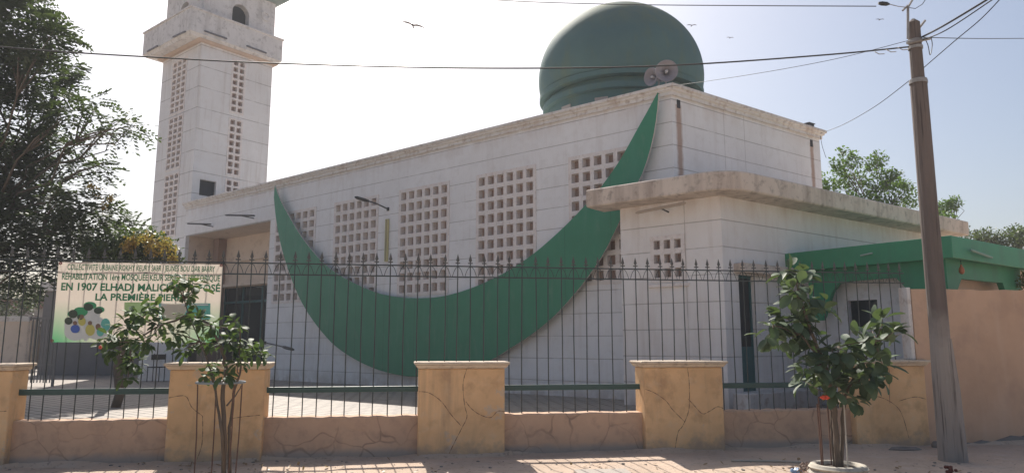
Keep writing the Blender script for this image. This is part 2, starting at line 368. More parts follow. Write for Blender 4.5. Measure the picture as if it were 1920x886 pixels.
pc = MB(); pc.wbox(FAC, p_l+.05, p_l+.45, GZ, p_t-.02, -PD, -PD+.35); obj('portal_column', pc, plain('brown_render', (.34,.24,.2), .85, (.27,.19,.16)), mosque)
lg = MB(); lg.wbox(FAC, dl-.1, p_r-.01, dt+.02, dt+.14, -PD, -PD+.22); lg.wbox(FAC, p_l+1.7, p_r-.1, dt+1.0, dt+1.09, -PD, -PD+.12); obj('lintel', lg, m_cream, mosque, bevel=.01)
dd = MB(); dw = (drr-dl)/4
dd.wbox(FAC, dl, drr, dt-.62, dt-.54, -PD-.12, -PD-.04)
for i in range(5): dd.wbox(FAC, dl+i*dw-.035+(.035 if i == 0 else 0), dl+i*dw+.035-(.035 if i == 4 else 0), GZ, dt, -PD-.13, -PD-.05)
dd.wbox(FAC, dl+.04, drr-.04, GZ, GZ+.5, -PD-.11, -PD-.07)
dor = obj('glazed_door', dd, m_teal, mosque, org=FAC.p((dl+drr)/2, GZ, -PD))
gl = MB(); gl.add([FAC.p(dl,GZ,-PD-.1),FAC.p(drr,GZ,-PD-.1),FAC.p(drr,dt,-PD-.1),FAC.p(dl,dt,-PD-.1)], [(0,1,2,3)]); obj('glass', gl, m_glass, dor)
# dome
DC = Vector((.158*17, 17, 0))*K
dome = MB(); dome.smooth = True
ringz = 1.5+.351*17*K; prof = [(1.9*K, ringz-.02), (1.93*K, ringz-.0)]
zc, a_, b_ = ringz+.45*K, 2.02*K, 1.85*K
for i in range(41):
    th = -R(14)+i/40*(R(90)+R(14)); prof.append((a_*math.cos(th), zc+b_*math.sin(th)))
dome.lathe(DC, prof, 96)
m, t, N, L, B = nodes('dome_green'); m_dome = m
col = mixc(N, L, (.08,.145,.15), (.095,.17,.165), ramp(N, L, noise(N, L, .8), .35, .65))
col = mixc(N, L, col, (.13,.17,.11), mth(N, L, 'MULTIPLY', ramp(N, L, noise(N, L, 2.5, stretch=(1,1,.4)), .5, .75), .6))
gg = N.new('ShaderNodeNewGeometry'); s_ = N.new('ShaderNodeSeparateXYZ'); L.new(gg.outputs['Position'], s_.inputs[0])
col = mixc(N, L, col, (.17,.2,.11), mth(N, L, 'MULTIPLY', ramp(N, L, s_.outputs[2], zc+.6, zc+1.6), ramp(N, L, noise(N, L, 3), .2, .7)))
L.new(col, B.inputs['Base Color']); B.inputs['Roughness'].default_value = .75; B.inputs['Specular IOR Level'].default_value = .25; bump(N, L, B, noise(N, L, 14), .15, .02)
dom = obj('dome', dome, m_dome, mosque, org=DC+Vector((0,0,TOPZ-.3)), smooth=True)
dm = MB(); dm.lathe(DC, [(1.80*K,TOPZ-.3),(1.80*K,ringz-.44),(1.92*K,ringz-.43),(1.92*K,ringz-.27),(1.80*K,ringz-.26),(1.80*K,ringz-.12),(2.0*K,ringz-.11),(2.0*K,ringz+.02),(1.85*K,ringz+.03)], 96)
obj('drum', dm, m_dome, dom, org=DC+Vector((0,0,TOPZ-.3)))
m_dw = plain('drum_panes', (.33,.3,.28), .6)
for k in range(12):
    wm = MB()
    a = 2*math.pi*k/12+.13; c = DC+Vector((math.cos(a)*1.79*K, math.sin(a)*1.79*K, ringz-.8)); wm.box(c, (.06,.34,.36), a); obj('drum_window', wm, m_dw, dom, org=c)

# crescent on the facade
INN = [(515,347),(527,378),(540,402),(566.7,446),(604.6,491),(642.5,519),(696.7,545),(740,555.5),(783,558.5),(826.7,555.5),(870,544.5),(913,527.5),(956.7,505),(1000,475.6),(1040,441.5),(1070,413),(1097,384.7),(1120,359),(1139,334),(1158,307),(1176.7,275.4),(1199,234.8),(1217,203),(1233,173)]
OUT = [(1234.5,176),(1231,217),(1222,268),(1207,318),(1191,351.5),(1160,418),(1132,474),(1108,510),(1085.8,540),(1066.8,562),(1045,586),(1012.6,614.5),(980,637.6),(958.4,651),(928.6,670),(890,687),(850,698),(815,704),(783,705.5),(751,703),(707.5,692),(664,672),(620.8,641),(577.5,586.7),(550.4,532.5),(528.8,467.5),(518,413),(513.5,370)]
def smoothc(pts, n=3):
    out = []
    for i in range(len(pts)-1):
        p0, p1, p2, p3 = pts[max(i-1,0)], pts[i], pts[i+1], pts[min(i+2,len(pts)-1)]
        for k in range(n):
            t = k/n; out.append(tuple(.5*((2*p1[j])+(-p0[j]+p2[j])*t+(2*p0[j]-5*p1[j]+4*p2[j]-p3[j])*t*t+(-p0[j]+3*p1[j]-3*p2[j]+p3[j])*t**3) for j in (0,1)))
    out.append(pts[-1]); return out
CO = .24; ip = smoothc(INN); op = smoothc(OUT)[::-1]
ipw = [FAC.p(*FAC.hit(*q, CO), CO) for q in ip]; opw = [FAC.p(*FAC.hit(*q, CO), CO) for q in op]
cr = MB(); n = 70
def resample(P, n):
    L_ = [0]
    for i in range(1, len(P)): L_.append(L_[-1]+(P[i]-P[i-1]).length)
    out = []
    for k in range(n+1):
        s = L_[-1]*k/n; i = max(1, min(len(P)-1, next((j for j, q in enumerate(L_) if q >= s-1e-9), len(P)-1)))
        f = (s-L_[i-1])/max(1e-9, L_[i]-L_[i-1]); out.append(P[i-1].lerp(P[i], f))
    return out
A_, B_ = resample(ipw, n), resample(opw, n); bk = -FAC.n*.05
for k in range(n):
    cr.add([B_[k],B_[k+1],A_[k+1],A_[k]], [(0,1,2,3)]); cr.add([p+bk for p in (B_[k],B_[k+1],A_[k+1],A_[k])], [(3,2,1,0)])
    cr.add([A_[k],A_[k+1],A_[k+1]+bk,A_[k]+bk], [(0,1,2,3)], 1); cr.add([B_[k+1],B_[k],B_[k]+bk,B_[k+1]+bk], [(0,1,2,3)], 1)
cres = thing('crescent_emblem', 'giant green sheet metal crescent lying open side up across the white facade', 'crescent', FAC.p((M_u+E_u)/2+2, wb-1, CO))
obj('crescent_sheet', cr, [m_green, plain('sheet_edge', (.55,.5,.46), .6, bumps=0)], cres)
for px, py in ((545,450),(640,560),(760,640),(900,620),(1010,550),(1100,450),(1190,290)):
    u, z = FAC.hit(px, py, 0); b = MB(); b.wbox(FAC, u-.02, u+.02, z-.02, z+.02, .002, CO-.052); obj('bracket', b, m_blk, cres, org=FAC.p(u, z))

# ------------------------------------------------------------ minaret
TY = 25.2*K; TC = Vector((-.4576*TY, TY, 0)); TS = 2.98*K; TO = .47*K
TL = Wall(TC+FAC.d*-TS, FAC.d)                         # face parallel to the facade: u 0..TS
TR = Wall(TC, (.627,.779))                               # right face
pb = TL.hit(361+6, 112)[1]
zt1 = (at_y(361, 62, TY-.62)).z; zt0 = at_y(361, 12, TY-.62).z; print('platform z', zt1, zt0)
minaret = thing('minaret', 'square white minaret with balcony and tall narrow block grilles', 'minaret', TC+Vector((0,0,GZ)))
m_tow = jointed('minaret_render', (.76,.745,.735), (.68,.66,.645), (.58,.51,.46), 1.5+4.54*K, .8*K, wd=.018, streak=(.4,.33,.28), topz=zt1, base_dirt=GZ, samt=.6)
def lz(px, py): return TL.hit(px, py)[1]
def rz_(px, py): return TR.hit(px, py)[1]
Lg = [(lz(333,212), lz(338,112)), (lz(324,318), lz(330,218)), (lz(311,445), lz(320,326))]
lu = (TL.hit(318,213)[0], TL.hit(345,213)[0])
Rg = [(rz_(442,213), rz_(446,112)), (rz_(436,330), rz_(440,222)), (rz_(434,400), rz_(434,336))]
ru = (TR.hit(429,220)[0], TR.hit(456,220)[0])
sh = MB()
BEL = zt0+3.2
sc_ = (zt0+zt1)/2
wtu = (TR.hit(374,352)[0], TR.hit(405,352)[0], rz_(390,368), rz_(390,338)); print('tower win', wtu, Lg, Rg, lu, ru)
holed(sh, TL, 0, TS, GZ-.05, zt1, [(lu[0], lu[1], a, b) for a, b in Lg], depth=.14)
holed(sh, TR, 0, TS, GZ-.05, zt1, [(ru[0], ru[1], a, b) for a, b in Rg]+[wtu], depth=.14)
tb = [TC+TR.d*TS, TC+TR.d*TS-FAC.d*TS, TC-FAC.d*TS]
for a, b in ((tb[0], tb[1]), (tb[1], tb[2])): sh.add([a+Vector((0,0,GZ)), b+Vector((0,0,GZ)), b+Vector((0,0,zt1)), a+Vector((0,0,zt1))], [(0,1,2,3)])
obj('shaft', sh, m_tow, minaret)
for a, b in Lg: grille(TL, lu[0], lu[1], a, b, 3, max(4, round((b-a)/.27)), minaret, bar=.3)
for a, b in Rg: grille(TR, ru[0], ru[1], a, b, 2, max(3, round((b-a)/.30)), minaret, bar=.3)
wv = MB(); wv.add([TR.p(wtu[0],wtu[2],-.13),TR.p(wtu[1],wtu[2],-.13),TR.p(wtu[1],wtu[3],-.13),TR.p(wtu[0],wtu[3],-.13)], [(0,1,2,3)]); obj('window_opening', wv, m_dark, minaret, org=TR.p(wtu[0],wtu[2]))
tq = [TC-FAC.d*TS, TC, TC+TR.d*TS, tb[1]]
pl = MB(); m_plat = plain('balcony_render', (.68,.655,.64), .85, (.56,.54,.53), 2.2, dirt=(.25,.23,.22), damt=.6, streak=(.3,.27,.25))
OFL, OLF, ORT, OBK = .6*K, .5*K, .25*K, .25*K
bq = [TC-FAC.d*(TS+OLF)+TL.n*OFL, TC+TR.n*ORT+TL.n*OFL, TC+TR.d*(TS+OBK)+TR.n*ORT, TC+TR.d*(TS+OBK)-FAC.d*(TS+OLF)]
pl.sweep([(p.x,p.y) for p in bq], [(-1.1,zt1-.02),(-.12,zt1-.02),(-.04,zt1+.10),(0,zt1+.10),(0,zt0-.06),(.05,zt0-.06),(.05,zt0),(-.12,zt0),(-.12,zt1+.35),(-1.1,zt1+.35)], closed=True)
pla = obj('balcony', pl, m_plat, minaret)
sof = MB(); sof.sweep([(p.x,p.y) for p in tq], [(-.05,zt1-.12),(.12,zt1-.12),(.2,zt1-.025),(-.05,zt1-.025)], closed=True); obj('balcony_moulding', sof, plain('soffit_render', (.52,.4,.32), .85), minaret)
# belfry: four walls with arched openings and round openings
bz0 = zt1+.35
def arch_wall(mb, W, u0, u1, z0, z1, ca, ra, zs, circ, off=0, dep=.3):
    """solid wall with a keyhole arch hole (centre ca, radius ra, springing zs) cut out as polygon strips"""
    segs = 16; prev = None
    cols = [u0, ca-ra]+[ca-ra*math.cos(math.pi*i/segs) for i in range(1, segs)]+[ca+ra, u1]
    def top(u): return zs+math.sqrt(max(0, ra*ra-(u-ca)**2))
    for i in range(len(cols)-1):
        a, b = cols[i], cols[i+1]; mid = (a+b)/2
        if ca-ra < mid < ca+ra:
            mb.add([W.p(a,top(a),off),W.p(b,top(b),off),W.p(b,z1,off),W.p(a,z1,off)], [(0,1,2,3)])
            mb.add([W.p(a,top(a),off),W.p(a,top(a),off-dep),W.p(b,top(b),off-dep),W.p(b,top(b),off)], [(0,1,2,3)])
        else: mb.add([W.p(a,z0,off),W.p(b,z0,off),W.p(b,z1,off),W.p(a,z1,off)], [(0,1,2,3)])
    for u in (ca-ra, ca+ra): mb.add([W.p(u,z0,off),W.p(u,z0,off-dep),W.p(u,zs,off-dep),W.p(u,zs,off)], [(0,1,2,3)])
bh = at_y(361,-30,TY).z; print('belfry', bz0, zt0, bh)
be = MB()
WALLS4 = [TL, TR, Wall(tb[0], -FAC.d), Wall(tb[1], -TR.d)]
for W in WALLS4: arch_wall(be, W, 0, TS, bz0, zt0+2.2, TS*.5, .40, zt0+.62, None)
obj('belfry', be, m_plat, minaret)
kc = MB(); cc0 = TC+(TR.d-FAC.d)*TS*.5; kc.box(cc0+Vector((0,0,zt1+1.6)), (TS*.62,TS*.62,2.4), R(51.2)); obj('dark_belfry_fill', kc, m_dark, minaret)  # near-black box added inside so the arched openings look deeply shaded
for W in WALLS4[:2]:
    for uu in ((TS*.86,) if W is TL else (TS*.86,)):
        c = W.p(uu, zt0+1.05, 0); o_ = MB()
        for i in range(24):
            a0, a1 = 2*math.pi*i/24, 2*math.pi*(i+1)/24
            q = lambda a, r, o: W.p(uu+r*math.cos(a), zt0+.95+r*math.sin(a), o)
            o_.add([q(a0,.12,.05),q(a1,.12,.05),q(a1,.24,.05),q(a0,.24,.05)], [(3,2,1,0)]); o_.add([q(a0,.24,.05),q(a1,.24,.05),q(a1,.24,0),q(a0,.24,0)], [(0,1,2,3)])
            o_.add([q(a0,.12,.05),q(a1,.12,.05),q(a1,.12,.004),q(a0,.12,.004)], [(0,1,2,3)])
        obj('round_moulding', o_, m_plat, minaret, org=c)
ev = MB(); ev.sweep([(p.x,p.y) for p in tq], [(-.4,zt0+1.7),(.12,zt0+1.7),(.42,zt0+1.9),(.42,zt0+2.1),(-.2,zt0+2.4),(-.4,zt0+2.4)], closed=True); obj('eaves', ev, plain('eaves_green', (.2,.27,.26), .6, (.15,.2,.2), 3, streak=(.3,.28,.26)), minaret)
inn = MB(); inn.add([Vector((p.x,p.y,zt1+.36)) for p in tq], [(0,1,2,3)]); obj('balcony_floor', inn, m_plat, minaret)

# ------------------------------------------------------------ annex
an_l = ANF.hit(1165, 500)[0]
SB = ANF.hit(1345, 356, .5)[1]; ST = ANF.hit(1350, 318, .5)[1]; print('annex', an_l, A_u, SB, ST)
an_r = ANR.hit(1760, 420)[0]; print('annex right len', an_r)
m_annex = jointed('annex_render', (.8,.775,.76), (.73,.695,.67), (.6,.52,.46), ANF.hit(1350,411)[1], .44*K, W=ANF, du=(A_u-.72,), base_dirt=GZ, topz=SB+.1, samt=.3)
annex = thing('side_annex', 'low white annex with thick rounded concrete roof slab and one small block grille', 'annex', Ac+Vector((0,0,GZ)))
gu0, gu1 = ANF.hit(1220,480)[0], ANF.hit(1285,480)[0]; gz1 = ANF.hit(1250, 441)[1]; gz0 = ANF.hit(1250, 528)[1]
aw = MB(); holed(aw, ANF, an_l, A_u, GZ-.05, SB, [(gu0,gu1,gz0,gz1)], depth=.14)
dd0, dd1 = ANR.hit(1389,620)[0], ANR.hit(1419,620)[0]; dz0, dz1 = ANR.hit(1400, 734)[1], ANR.hit(1405, 516)[1]; print('annex door', dd0, dd1, dz0, dz1)
dz0 = max(dz0, GZ+.1)
holed(aw, ANR, 0, an_r, GZ-.05, SB, [(dd0,dd1,dz0,dz1)], depth=.2)
aw.add([ANF.p(an_l,GZ-.05),ANF.p(an_l,GZ-.05,-3),ANF.p(an_l,SB,-3),ANF.p(an_l,SB)], [(3,2,1,0)])
aw.add([ANR.p(an_r,GZ-.05),ANR.p(an_r,GZ-.05,-3),ANR.p(an_r,SB,-3),ANR.p(an_r,SB)], [(0,1,2,3)])
obj('annex_wall', aw, m_annex, annex)
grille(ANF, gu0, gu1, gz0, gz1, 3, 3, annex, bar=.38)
sill = MB(); sill.wbox(ANF, gu0-.06, gu1+.06, gz0-.1, gz0-.03, -.02, .05); obj('grille_sill', sill, m_lat, annex, bevel=.01)
# roof slab with rounded corner
ov = .55
pa = ANF.p(an_l-.46, 0, ov); pb_ = ANF.p(an_l-.46, 0, -1.0)
path = []
cA = ANF.p(A_u, 0, 0)
c0 = ANF.p(A_u-.2, 0, 0); c1 = ANR.p(.2, 0, 0)
for k in range(9):
    t = k/8; path.append(c0*(1-t)**2+cA*2*t*(1-t)+c1*t*t)
sl_ = MB(); pth = [ANF.p(an_l-.46, 0, 0)]+path+[ANR.p(an_r+.35, 0, 0)]
sl_.sweep([(p.x,p.y) for p in pth], [(-.12,SB),(ov-.02,SB),(ov,SB+.03),(ov+.01,ST-.02),(ov-.02,ST),(-.12,ST)])
tp_ = [p+Vector((0,0,ST-.01)) for p in pth]; bkp = [ANR.p(an_r+.35,ST-.01,-3), ANF.p(an_l-.46,ST-.01,-1.6)]
sl_.add(tp_+bkp, [tuple(range(len(tp_)+2))])
m_slab = plain('slab_concrete', (.66,.57,.49), .9, (.54,.45,.38), 2.5, dirt=(.2,.165,.14), damt=.75, streak=(.28,.21,.17), samt=.7, bumps=.5, bscale=18)
obj('roof_slab', sl_, m_slab, annex, bevel=.02)
dfr = MB()
dfr.wbox(ANR, dd0, dd0+.04, dz0, dz1, -.14, -.08); dfr.wbox(ANR, dd1-.04, dd1, dz0, dz1, -.14, -.08); dfr.wbox(ANR, dd0+.04, dd1-.04, dz1-.05, dz1, -.14, -.08)
dfr.wbox(ANR, dd0+.04, dd1-.04, dz0, dz0+(dz1-dz0)*.38, -.13, -.09)
ddo = obj('door', dfr, m_teal, annex, org=ANR.p(dd0,dz0,-.1))
dg = MB(); dg.wbox(ANR, dd0+.04, dd1-.04, dz0+(dz1-dz0)*.38, dz1-.05, -.13, -.11); obj('door_pane', dg, m_dark, ddo, org=ANR.p(dd0,dz0,-.1))
dh = MB(); dh.wbox(ANR, dd0-.12, ANR.hit(1470,505)[0], dz1+.02, dz1+.2, -.02, .22); obj('door_hood', dh, m_slab, annex, bevel=.02)
pli = MB(); pli.wbox(ANR, .12, ANR.hit(1510,745)[0], GZ-.02, dz0-.005, -.02, .35); obj('doorstep', pli, m_cop, annex, bevel=.015)

# ------------------------------------------------------------ green veranda house
B0 = ANR.p(*ANR.hit(1476, 560)[:1], 0)
VL = Wall(B0, -Vector((-math.sin(R(36.1)), math.cos(R(36.1)), 0)))   # left face, coming towards the street
v_u = VL.hit(1785, 462)[0]; Vc = VL.p(v_u, 0)
VR = Wall(Vc, RD)
fz1 = (VL.hit(1700,449)[1]+VL.hit(1500,473)[1])/2; fz0 = (VL.hit(1700,490)[1]+VR.hit(1900,500)[1])/2; print('veranda', v_u, Vc, fz1, fz0, VL.hit(1500,473))
ver = thing('veranda_house', 'low white house with deep green canopy and cut-corner green arches', 'house', Vc+Vector((0,0,GZ)))
m_vg = plain('veranda_green', (.035,.25,.125), .5, (.03,.2,.1), 2, bumps=.1, streak=(.05,.14,.09))
m_vw = plain('veranda_white', (.76,.76,.77), .8, (.67,.67,.68), 2, dirt=(.42,.37,.33))
fa = MB(); fp = [B0, Vc, VR.p(6, 0)]
fa.sweep([(p.x,p.y) for p in fp], [(-.12,fz0),(0,fz0),(0,fz1),(-.12,fz1)]); obj('canopy_fascia', fa, m_vg, ver, bevel=.01)
cs = MB(); q = [VL.p(0,0,-.1), VL.p(v_u-.1,0,-.1), VR.p(6,0,-.1), VR.p(6,0,-3)+Vector((0,0,0)), VL.p(0,0,-3)]
cs.prism([Vector((p.x,p.y,fz0+.12)) for p in [VL.p(0,0,-.1), VL.p(v_u-.12,0,-.1), VR.p(6,0,-.12), VR.p(6,0,-4), VL.p(0,0,-5)]], (0,0,.12)); obj('canopy_roof', cs, m_vg, ver)
def spandrel(W, u0, u1, ztop, zb, pts, off, mi=0):
    """plate from ztop down to the polyline of the opening (list of (u,z))"""
    mb = MB(); P = [(u0, ztop)]+[(u0, pts[0][1])]+pts+[(u1, pts[-1][1]), (u1, ztop)]
    prev = (u0, pts[0][1])
    seq = [(u0, pts[0][1])]+pts+[(u1, pts[-1][1])]
    for a, b in zip(seq, seq[1:]):
        if b[0]-a[0] < 1e-4: continue
        for o, fl in ((off, 0), (off-.1, 1)):
            f = (0,1,2,3); mb.add([W.p(a[0],a[1],o),W.p(b[0],b[1],o),W.p(b[0],ztop,o),W.p(a[0],ztop,o)], [f if not fl else f[::-1]])
        mb.add([W.p(a[0],a[1],off),W.p(a[0],a[1],off-.1),W.p(b[0],b[1],off-.1),W.p(b[0],b[1],off)], [(0,1,2,3)])
    for u, z in (seq[0], seq[-1]): mb.add([W.p(u,z,off),W.p(u,z,off-.1),W.p(u,ztop,off-.1),W.p(u,ztop,off)], [(0,1,2,3)])
    return mb
so_ = -.22
pp = [VL.hit(x, y, so_) for x, y in ((1543,600),(1560,548),(1572,531),(1600,526),(1680,520),(1703,545))]
pp = [(pp[0][0], pp[0][1])]+[(max(b[0], pp[0][0]+.02), b[1]) for b in pp[1:]]
u1s = VL.hit(1762, 545, so_)[0]
sp1 = spandrel(VL, VL.hit(1520, 600, so_)[0], u1s, fz0+.1, None, pp, so_); obj('arch_plate', sp1, m_vg, ver)
rp = [VR.hit(x, y, so_) for x, y in ((1795,545),(1803,522),(1880,530),(1885,545))]
sp2 = spandrel(VR, .25, VR.hit(1912, 540, so_)[0]+.1, fz0+.1, None, sorted(rp), so_); obj('arch_plate', sp2, m_vg, ver)
# white walls behind and corner post
wl = MB(); wo = -.62
wx0, wx1 = VL.hit(1592,590,wo)[0], VL.hit(1648,590,wo)[0]; wz0, wz1 = VL.hit(1620,616,wo)[1], VL.hit(1620,562,wo)[1]
holed(wl, VL, 0, v_u-.25, GZ-.05, fz0+.1, [(wx0,wx1,wz0,wz1)], off=wo, depth=.1)
obj('house_wall', wl, m_vw, ver)
w2 = MB(); w2.add([VR.p(.4,GZ,wo),VR.p(6,GZ,wo),VR.p(6,fz0+.1,wo),VR.p(.4,fz0+.1,wo)], [(0,1,2,3)]); obj('house_wall', w2, plain('cream_wall', (.6,.5,.42), .8), ver)
wf = MB()
for a, b, c, d in ((wx0-.05,wx0,wz0-.05,wz1+.05),(wx1,wx1+.05,wz0-.05,wz1+.05),(wx0,wx1,wz1,wz1+.05),(wx0,wx1,wz0-.05,wz0)): wf.wbox(VL, a, b, c, d, wo, wo+.03)
wfo = obj('window', wf, m_vw, ver, org=VL.p(wx0,wz0,wo)); wpn = MB(); wpn.add([VL.p(wx0,wz0,wo-.09),VL.p(wx1,wz0,wo-.09),VL.p(wx1,wz1,wo-.09),VL.p(wx0,wz1,wo-.09)], [(0,1,2,3)]); obj('pane', wpn, m_glass, wfo, org=VL.p(wx0,wz0,wo))
ps = MB(); pu = VL.hit(1709, 600, so_)[0]; ps.wbox(VL, pu-.07, pu+.09, GZ, VL.hit(1709,540,so_)[1], so_-.12, so_-.002); obj('post', ps, m_vw, ver, bevel=.01)

# ------------------------------------------------------------ street wall, pillars, fence
LW = -.13
m_low, t, N, L, B = nodes('low_wall_render')
col = mixc(N, L, (.6,.395,.265), (.5,.33,.225), ramp(N, L, noise(N, L, 1.3), .35, .65))
col = mixc(N, L, col, (.3,.21,.16), mth(N, L, 'MULTIPLY', ramp(N, L, noise(N, L, 6, off=(1,2,3)), .5, .75), .6))
gg = N.new('ShaderNodeNewGeometry'); sx = N.new('ShaderNodeSeparateXYZ'); L.new(gg.outputs['Position'], sx.inputs[0])
nz = mth(N, L, 'MULTIPLY', mth(N, L, 'SUBTRACT', noise(N, L, 5), .5), .1)
col = mixc(N, L, col, (.32,.28,.25), mth(N, L, 'MULTIPLY', ramp(N, L, mth(N, L, 'ADD', sx.outputs[2], nz), .06, .14, True), .85))
def cracks(N, L, scale, wd, off=(0,0,0)):
    g_ = N.new('ShaderNodeNewGeometry'); mp = N.new('ShaderNodeMapping'); L.new(g_.outputs['Position'], mp.inputs[0]); mp.inputs['Location'].default_value = off
    nn = N.new('ShaderNodeTexNoise'); nn.inputs['Scale'].default_value = 1.6; L.new(mp.outputs[0], nn.inputs['Vector'])
    ad = N.new('ShaderNodeVectorMath'); ad.operation = 'SCALE'; ad.inputs['Scale'].default_value = .55; L.new(nn.outputs['Color'], ad.inputs[0])
    a2 = N.new('ShaderNodeVectorMath'); a2.operation = 'ADD'; L.new(mp.outputs[0], a2.inputs[0]); L.new(ad.outputs[0], a2.inputs[1])
    v = N.new('ShaderNodeTexVoronoi'); v.feature = 'DISTANCE_TO_EDGE'; v.inputs['Scale'].default_value = scale; L.new(a2.outputs[0], v.inputs['Vector'])
    return ramp(N, L, v.outputs['Distance'], wd*.3, wd, True)
ck = cracks(N, L, 2.3, .03)
col = mixc(N, L, col, (.11,.075,.06), mth(N, L, 'MULTIPLY', mth(N, L, 'MULTIPLY', ck, ramp(N, L, noise(N, L, 2), .4, .65)), .5))
L.new(col, B.inputs['Base Color']); B.inputs['Roughness'].default_value = .9
bump(N, L, B, mth(N, L, 'SUBTRACT', noise(N, L, 22, 6), mth(N, L, 'MULTIPLY', ck, .5)), .5, .012)
m_pil, t, N, L, B = nodes('ochre_pillar')
col = mixc(N, L, (.78,.5,.26), (.64,.4,.205), ramp(N, L, noise(N, L, 1.8), .35, .65))
col = mixc(N, L, col, (.4,.23,.12), mth(N, L, 'MULTIPLY', ramp(N, L, noise(N, L, 3.7, off=(7,2,3)), .52, .72), .6))
col = mixc(N, L, col, (.68,.52,.34), mth(N, L, 'MULTIPLY', ramp(N, L, noise(N, L, 7, off=(2,7,3)), .55, .75), .4))
g_ = N.new('ShaderNodeNewGeometry'); sz = N.new('ShaderNodeSeparateXYZ'); L.new(g_.outputs['Position'], sz.inputs[0])
ed_ = mth(N, L, 'ADD', sz.outputs[2], mth(N, L, 'MULTIPLY', mth(N, L, 'SUBTRACT', noise(N, L, 4.5, 8, off=(4,4,1)), .5), .7))
col = mixc(N, L, col, (.36,.27,.2), mth(N, L, 'MULTIPLY', ramp(N, L, ed_, .02, .2, True), .8))
col = mixc(N, L, col, (.5,.42,.34), mth(N, L, 'MULTIPLY', ramp(N, L, noise(N, L, 2.3, 10, off=(14,3,9), rough=.7), .6, .64), .55))
col = mixc(N, L, col, (.3,.2,.13), mth(N, L, 'MULTIPLY', ramp(N, L, noise(N, L, 4, stretch=(1,1,.1), off=(2,2,2)), .56, .75), .55))
L.new(col, B.inputs['Base Color']); B.inputs['Roughness'].default_value = .85; bump(N, L, B, noise(N, L, 16, 6), .45, .015)
m_cap = plain('cap_concrete', (.64,.54,.42), .9, (.54,.42,.31), 4, dirt=(.25,.19,.15), damt=.7, bumps=.5, bscale=20)
m_crk = plain('crack_line', (.24,.13,.075), .9, bumps=0)
edges = {1: (-130, 40), 2: (322, 482), 3: (785, 945), 4: (1215, 1354), 5: (1606, 1742)}
for k, (a, b) in edges.items(): print('pillar', k, FEN.hit(a, 790), FEN.hit(b, 790), FEN.hit(a, 684))
PW = 1.17; PH = FEN.hit(865, 690)[1]; CT = FEN.hit(865, 678, .08)[1]; PDp = .42
pcs = {k: (FEN.hit(a, 790)[0]+FEN.hit(b, 790)[0])/2 for k, (a, b) in edges.items()}
pcs[1] = FEN.hit(14, 790)[0]-PW/2
print('pillar centres', pcs, PH, CT)
u3 = pcs[3]
pil = thing('fence_pillar', 'ochre pillar in the middle of the fence below the crescent', 'pillar', FEN.p(u3, 0, -.1), 'ochre pillars of the street fence')
def pillar_parts(root, u, w, seed):
    rr = random.Random(seed); a, b = u-w/2, u+w/2; jx = lambda q: [(min(.99,max(.01,x+rr.uniform(-.03,.03))) if 0 < i < len(q)-1 else x, z+(rr.uniform(-.03,.03) if 0 < i < len(q)-1 else 0)) for i, (x, z) in enumerate(q)]
    m1 = MB(); m1.wbox(FEN, a, b, -.05, PH, -PDp, 0); body = obj('pillar_body', m1, m_pil, root, bevel=.02)
    m2 = MB(); m2.hexa([FEN.p(a-.01,PH,.02),FEN.p(b+.01,PH,.02),FEN.p(b+.01,PH,-PDp-.02),FEN.p(a-.01,PH,-PDp-.02),FEN.p(a-.05,PH+.05,.06),FEN.p(b+.05,PH+.05,.06),FEN.p(b+.05,PH+.05,-PDp-.05),FEN.p(a-.05,PH+.05,-PDp-.05)])
    m2.wbox(FEN, a-.06, b+.06, PH+.052, CT, -PDp-.06, .08); obj('pillar_cap', m2, m_cap, root, bevel=.012)
    # scored joint lines imitating stone
    def line(pts, par):
        q = smoothc([(a+w*x, PH*z) for x, z in pts], 6); mm = MB()
        for i, (p0, p1) in enumerate(zip(q, q[1:])):
            d = Vector((p1[0]-p0[0], p1[1]-p0[1])); 
            if d.length < 1e-6: continue
            nn = Vector((-d.y, d.x)).normalized()*.0038*(1+.5*math.sin(i*1.7+seed))
            mm.add([FEN.p(p0[0]-nn.x,p0[1]-nn.y,.002),FEN.p(p1[0]-nn.x,p1[1]-nn.y,.002),FEN.p(p1[0]+nn.x,p1[1]+nn.y,.002),FEN.p(p0[0]+nn.x,p0[1]+nn.y,.002)], [(0,1,2,3)])
        return mm
    if seed in (3, 4):
        L1 = [(.01,.74),(.14,.72),(.27,.62),(.37,.5),(.49,.35)]; L2 = [(.55,.99),(.54,.8),(.545,.6),(.53,.45),(.48,.32),(.42,.2),(.36,.04)]; L3 = [(.545,.62),(.6,.52),(.7,.46),(.82,.46),(.9,.5),(.99,.5)]
        ls = [L1, L2, L3]
    elif seed == 2: ls = [[(.01,.7),(.15,.69),(.28,.62),(.37,.5)], [(.37,.5),(.36,.35),(.37,.2),(.34,.04)], [(.68,.47),(.8,.48),(.97,.5)], [(.66,.9),(.67,.6),(.66,.47),(.64,.3)]]
    else: ls = [[(.02,.6),(.2,.62),(.42,.55),(.6,.4),(.7,.1)], [(.5,.98),(.52,.8),(.47,.53)], [(.6,.56),(.8,.6),(.98,.58)]]
    mm = MB()
    for l in ls: 
        x = line(jx(l), root); mm.add(x.v, x.f)
    obj('scored_lines', mm, m_crk, body)
pillar_parts(pil, u3, PW, 3)
for k, lab in ((1, 'ochre pillar cut off by the left edge of the picture'), (2, 'ochre pillar behind the spindly potted tree with the hoop'), (4, 'ochre pillar below the annex, its left side sunlit'), (5, 'ochre pillar between the tyre planter and the wooden pole')):
    r = thing('fence_pillar', lab, 'pillar', FEN.p(pcs[k], 0, -.1), 'ochre pillars of the street fence'); pillar_parts(r, pcs[k], PW if k < 5 else FEN.hit(1742,790)[0]-FEN.hit(1606,790)[0], k)
WT = .53
order = [pcs[1], pcs[2], pcs[3], pcs[4], pcs[5]]
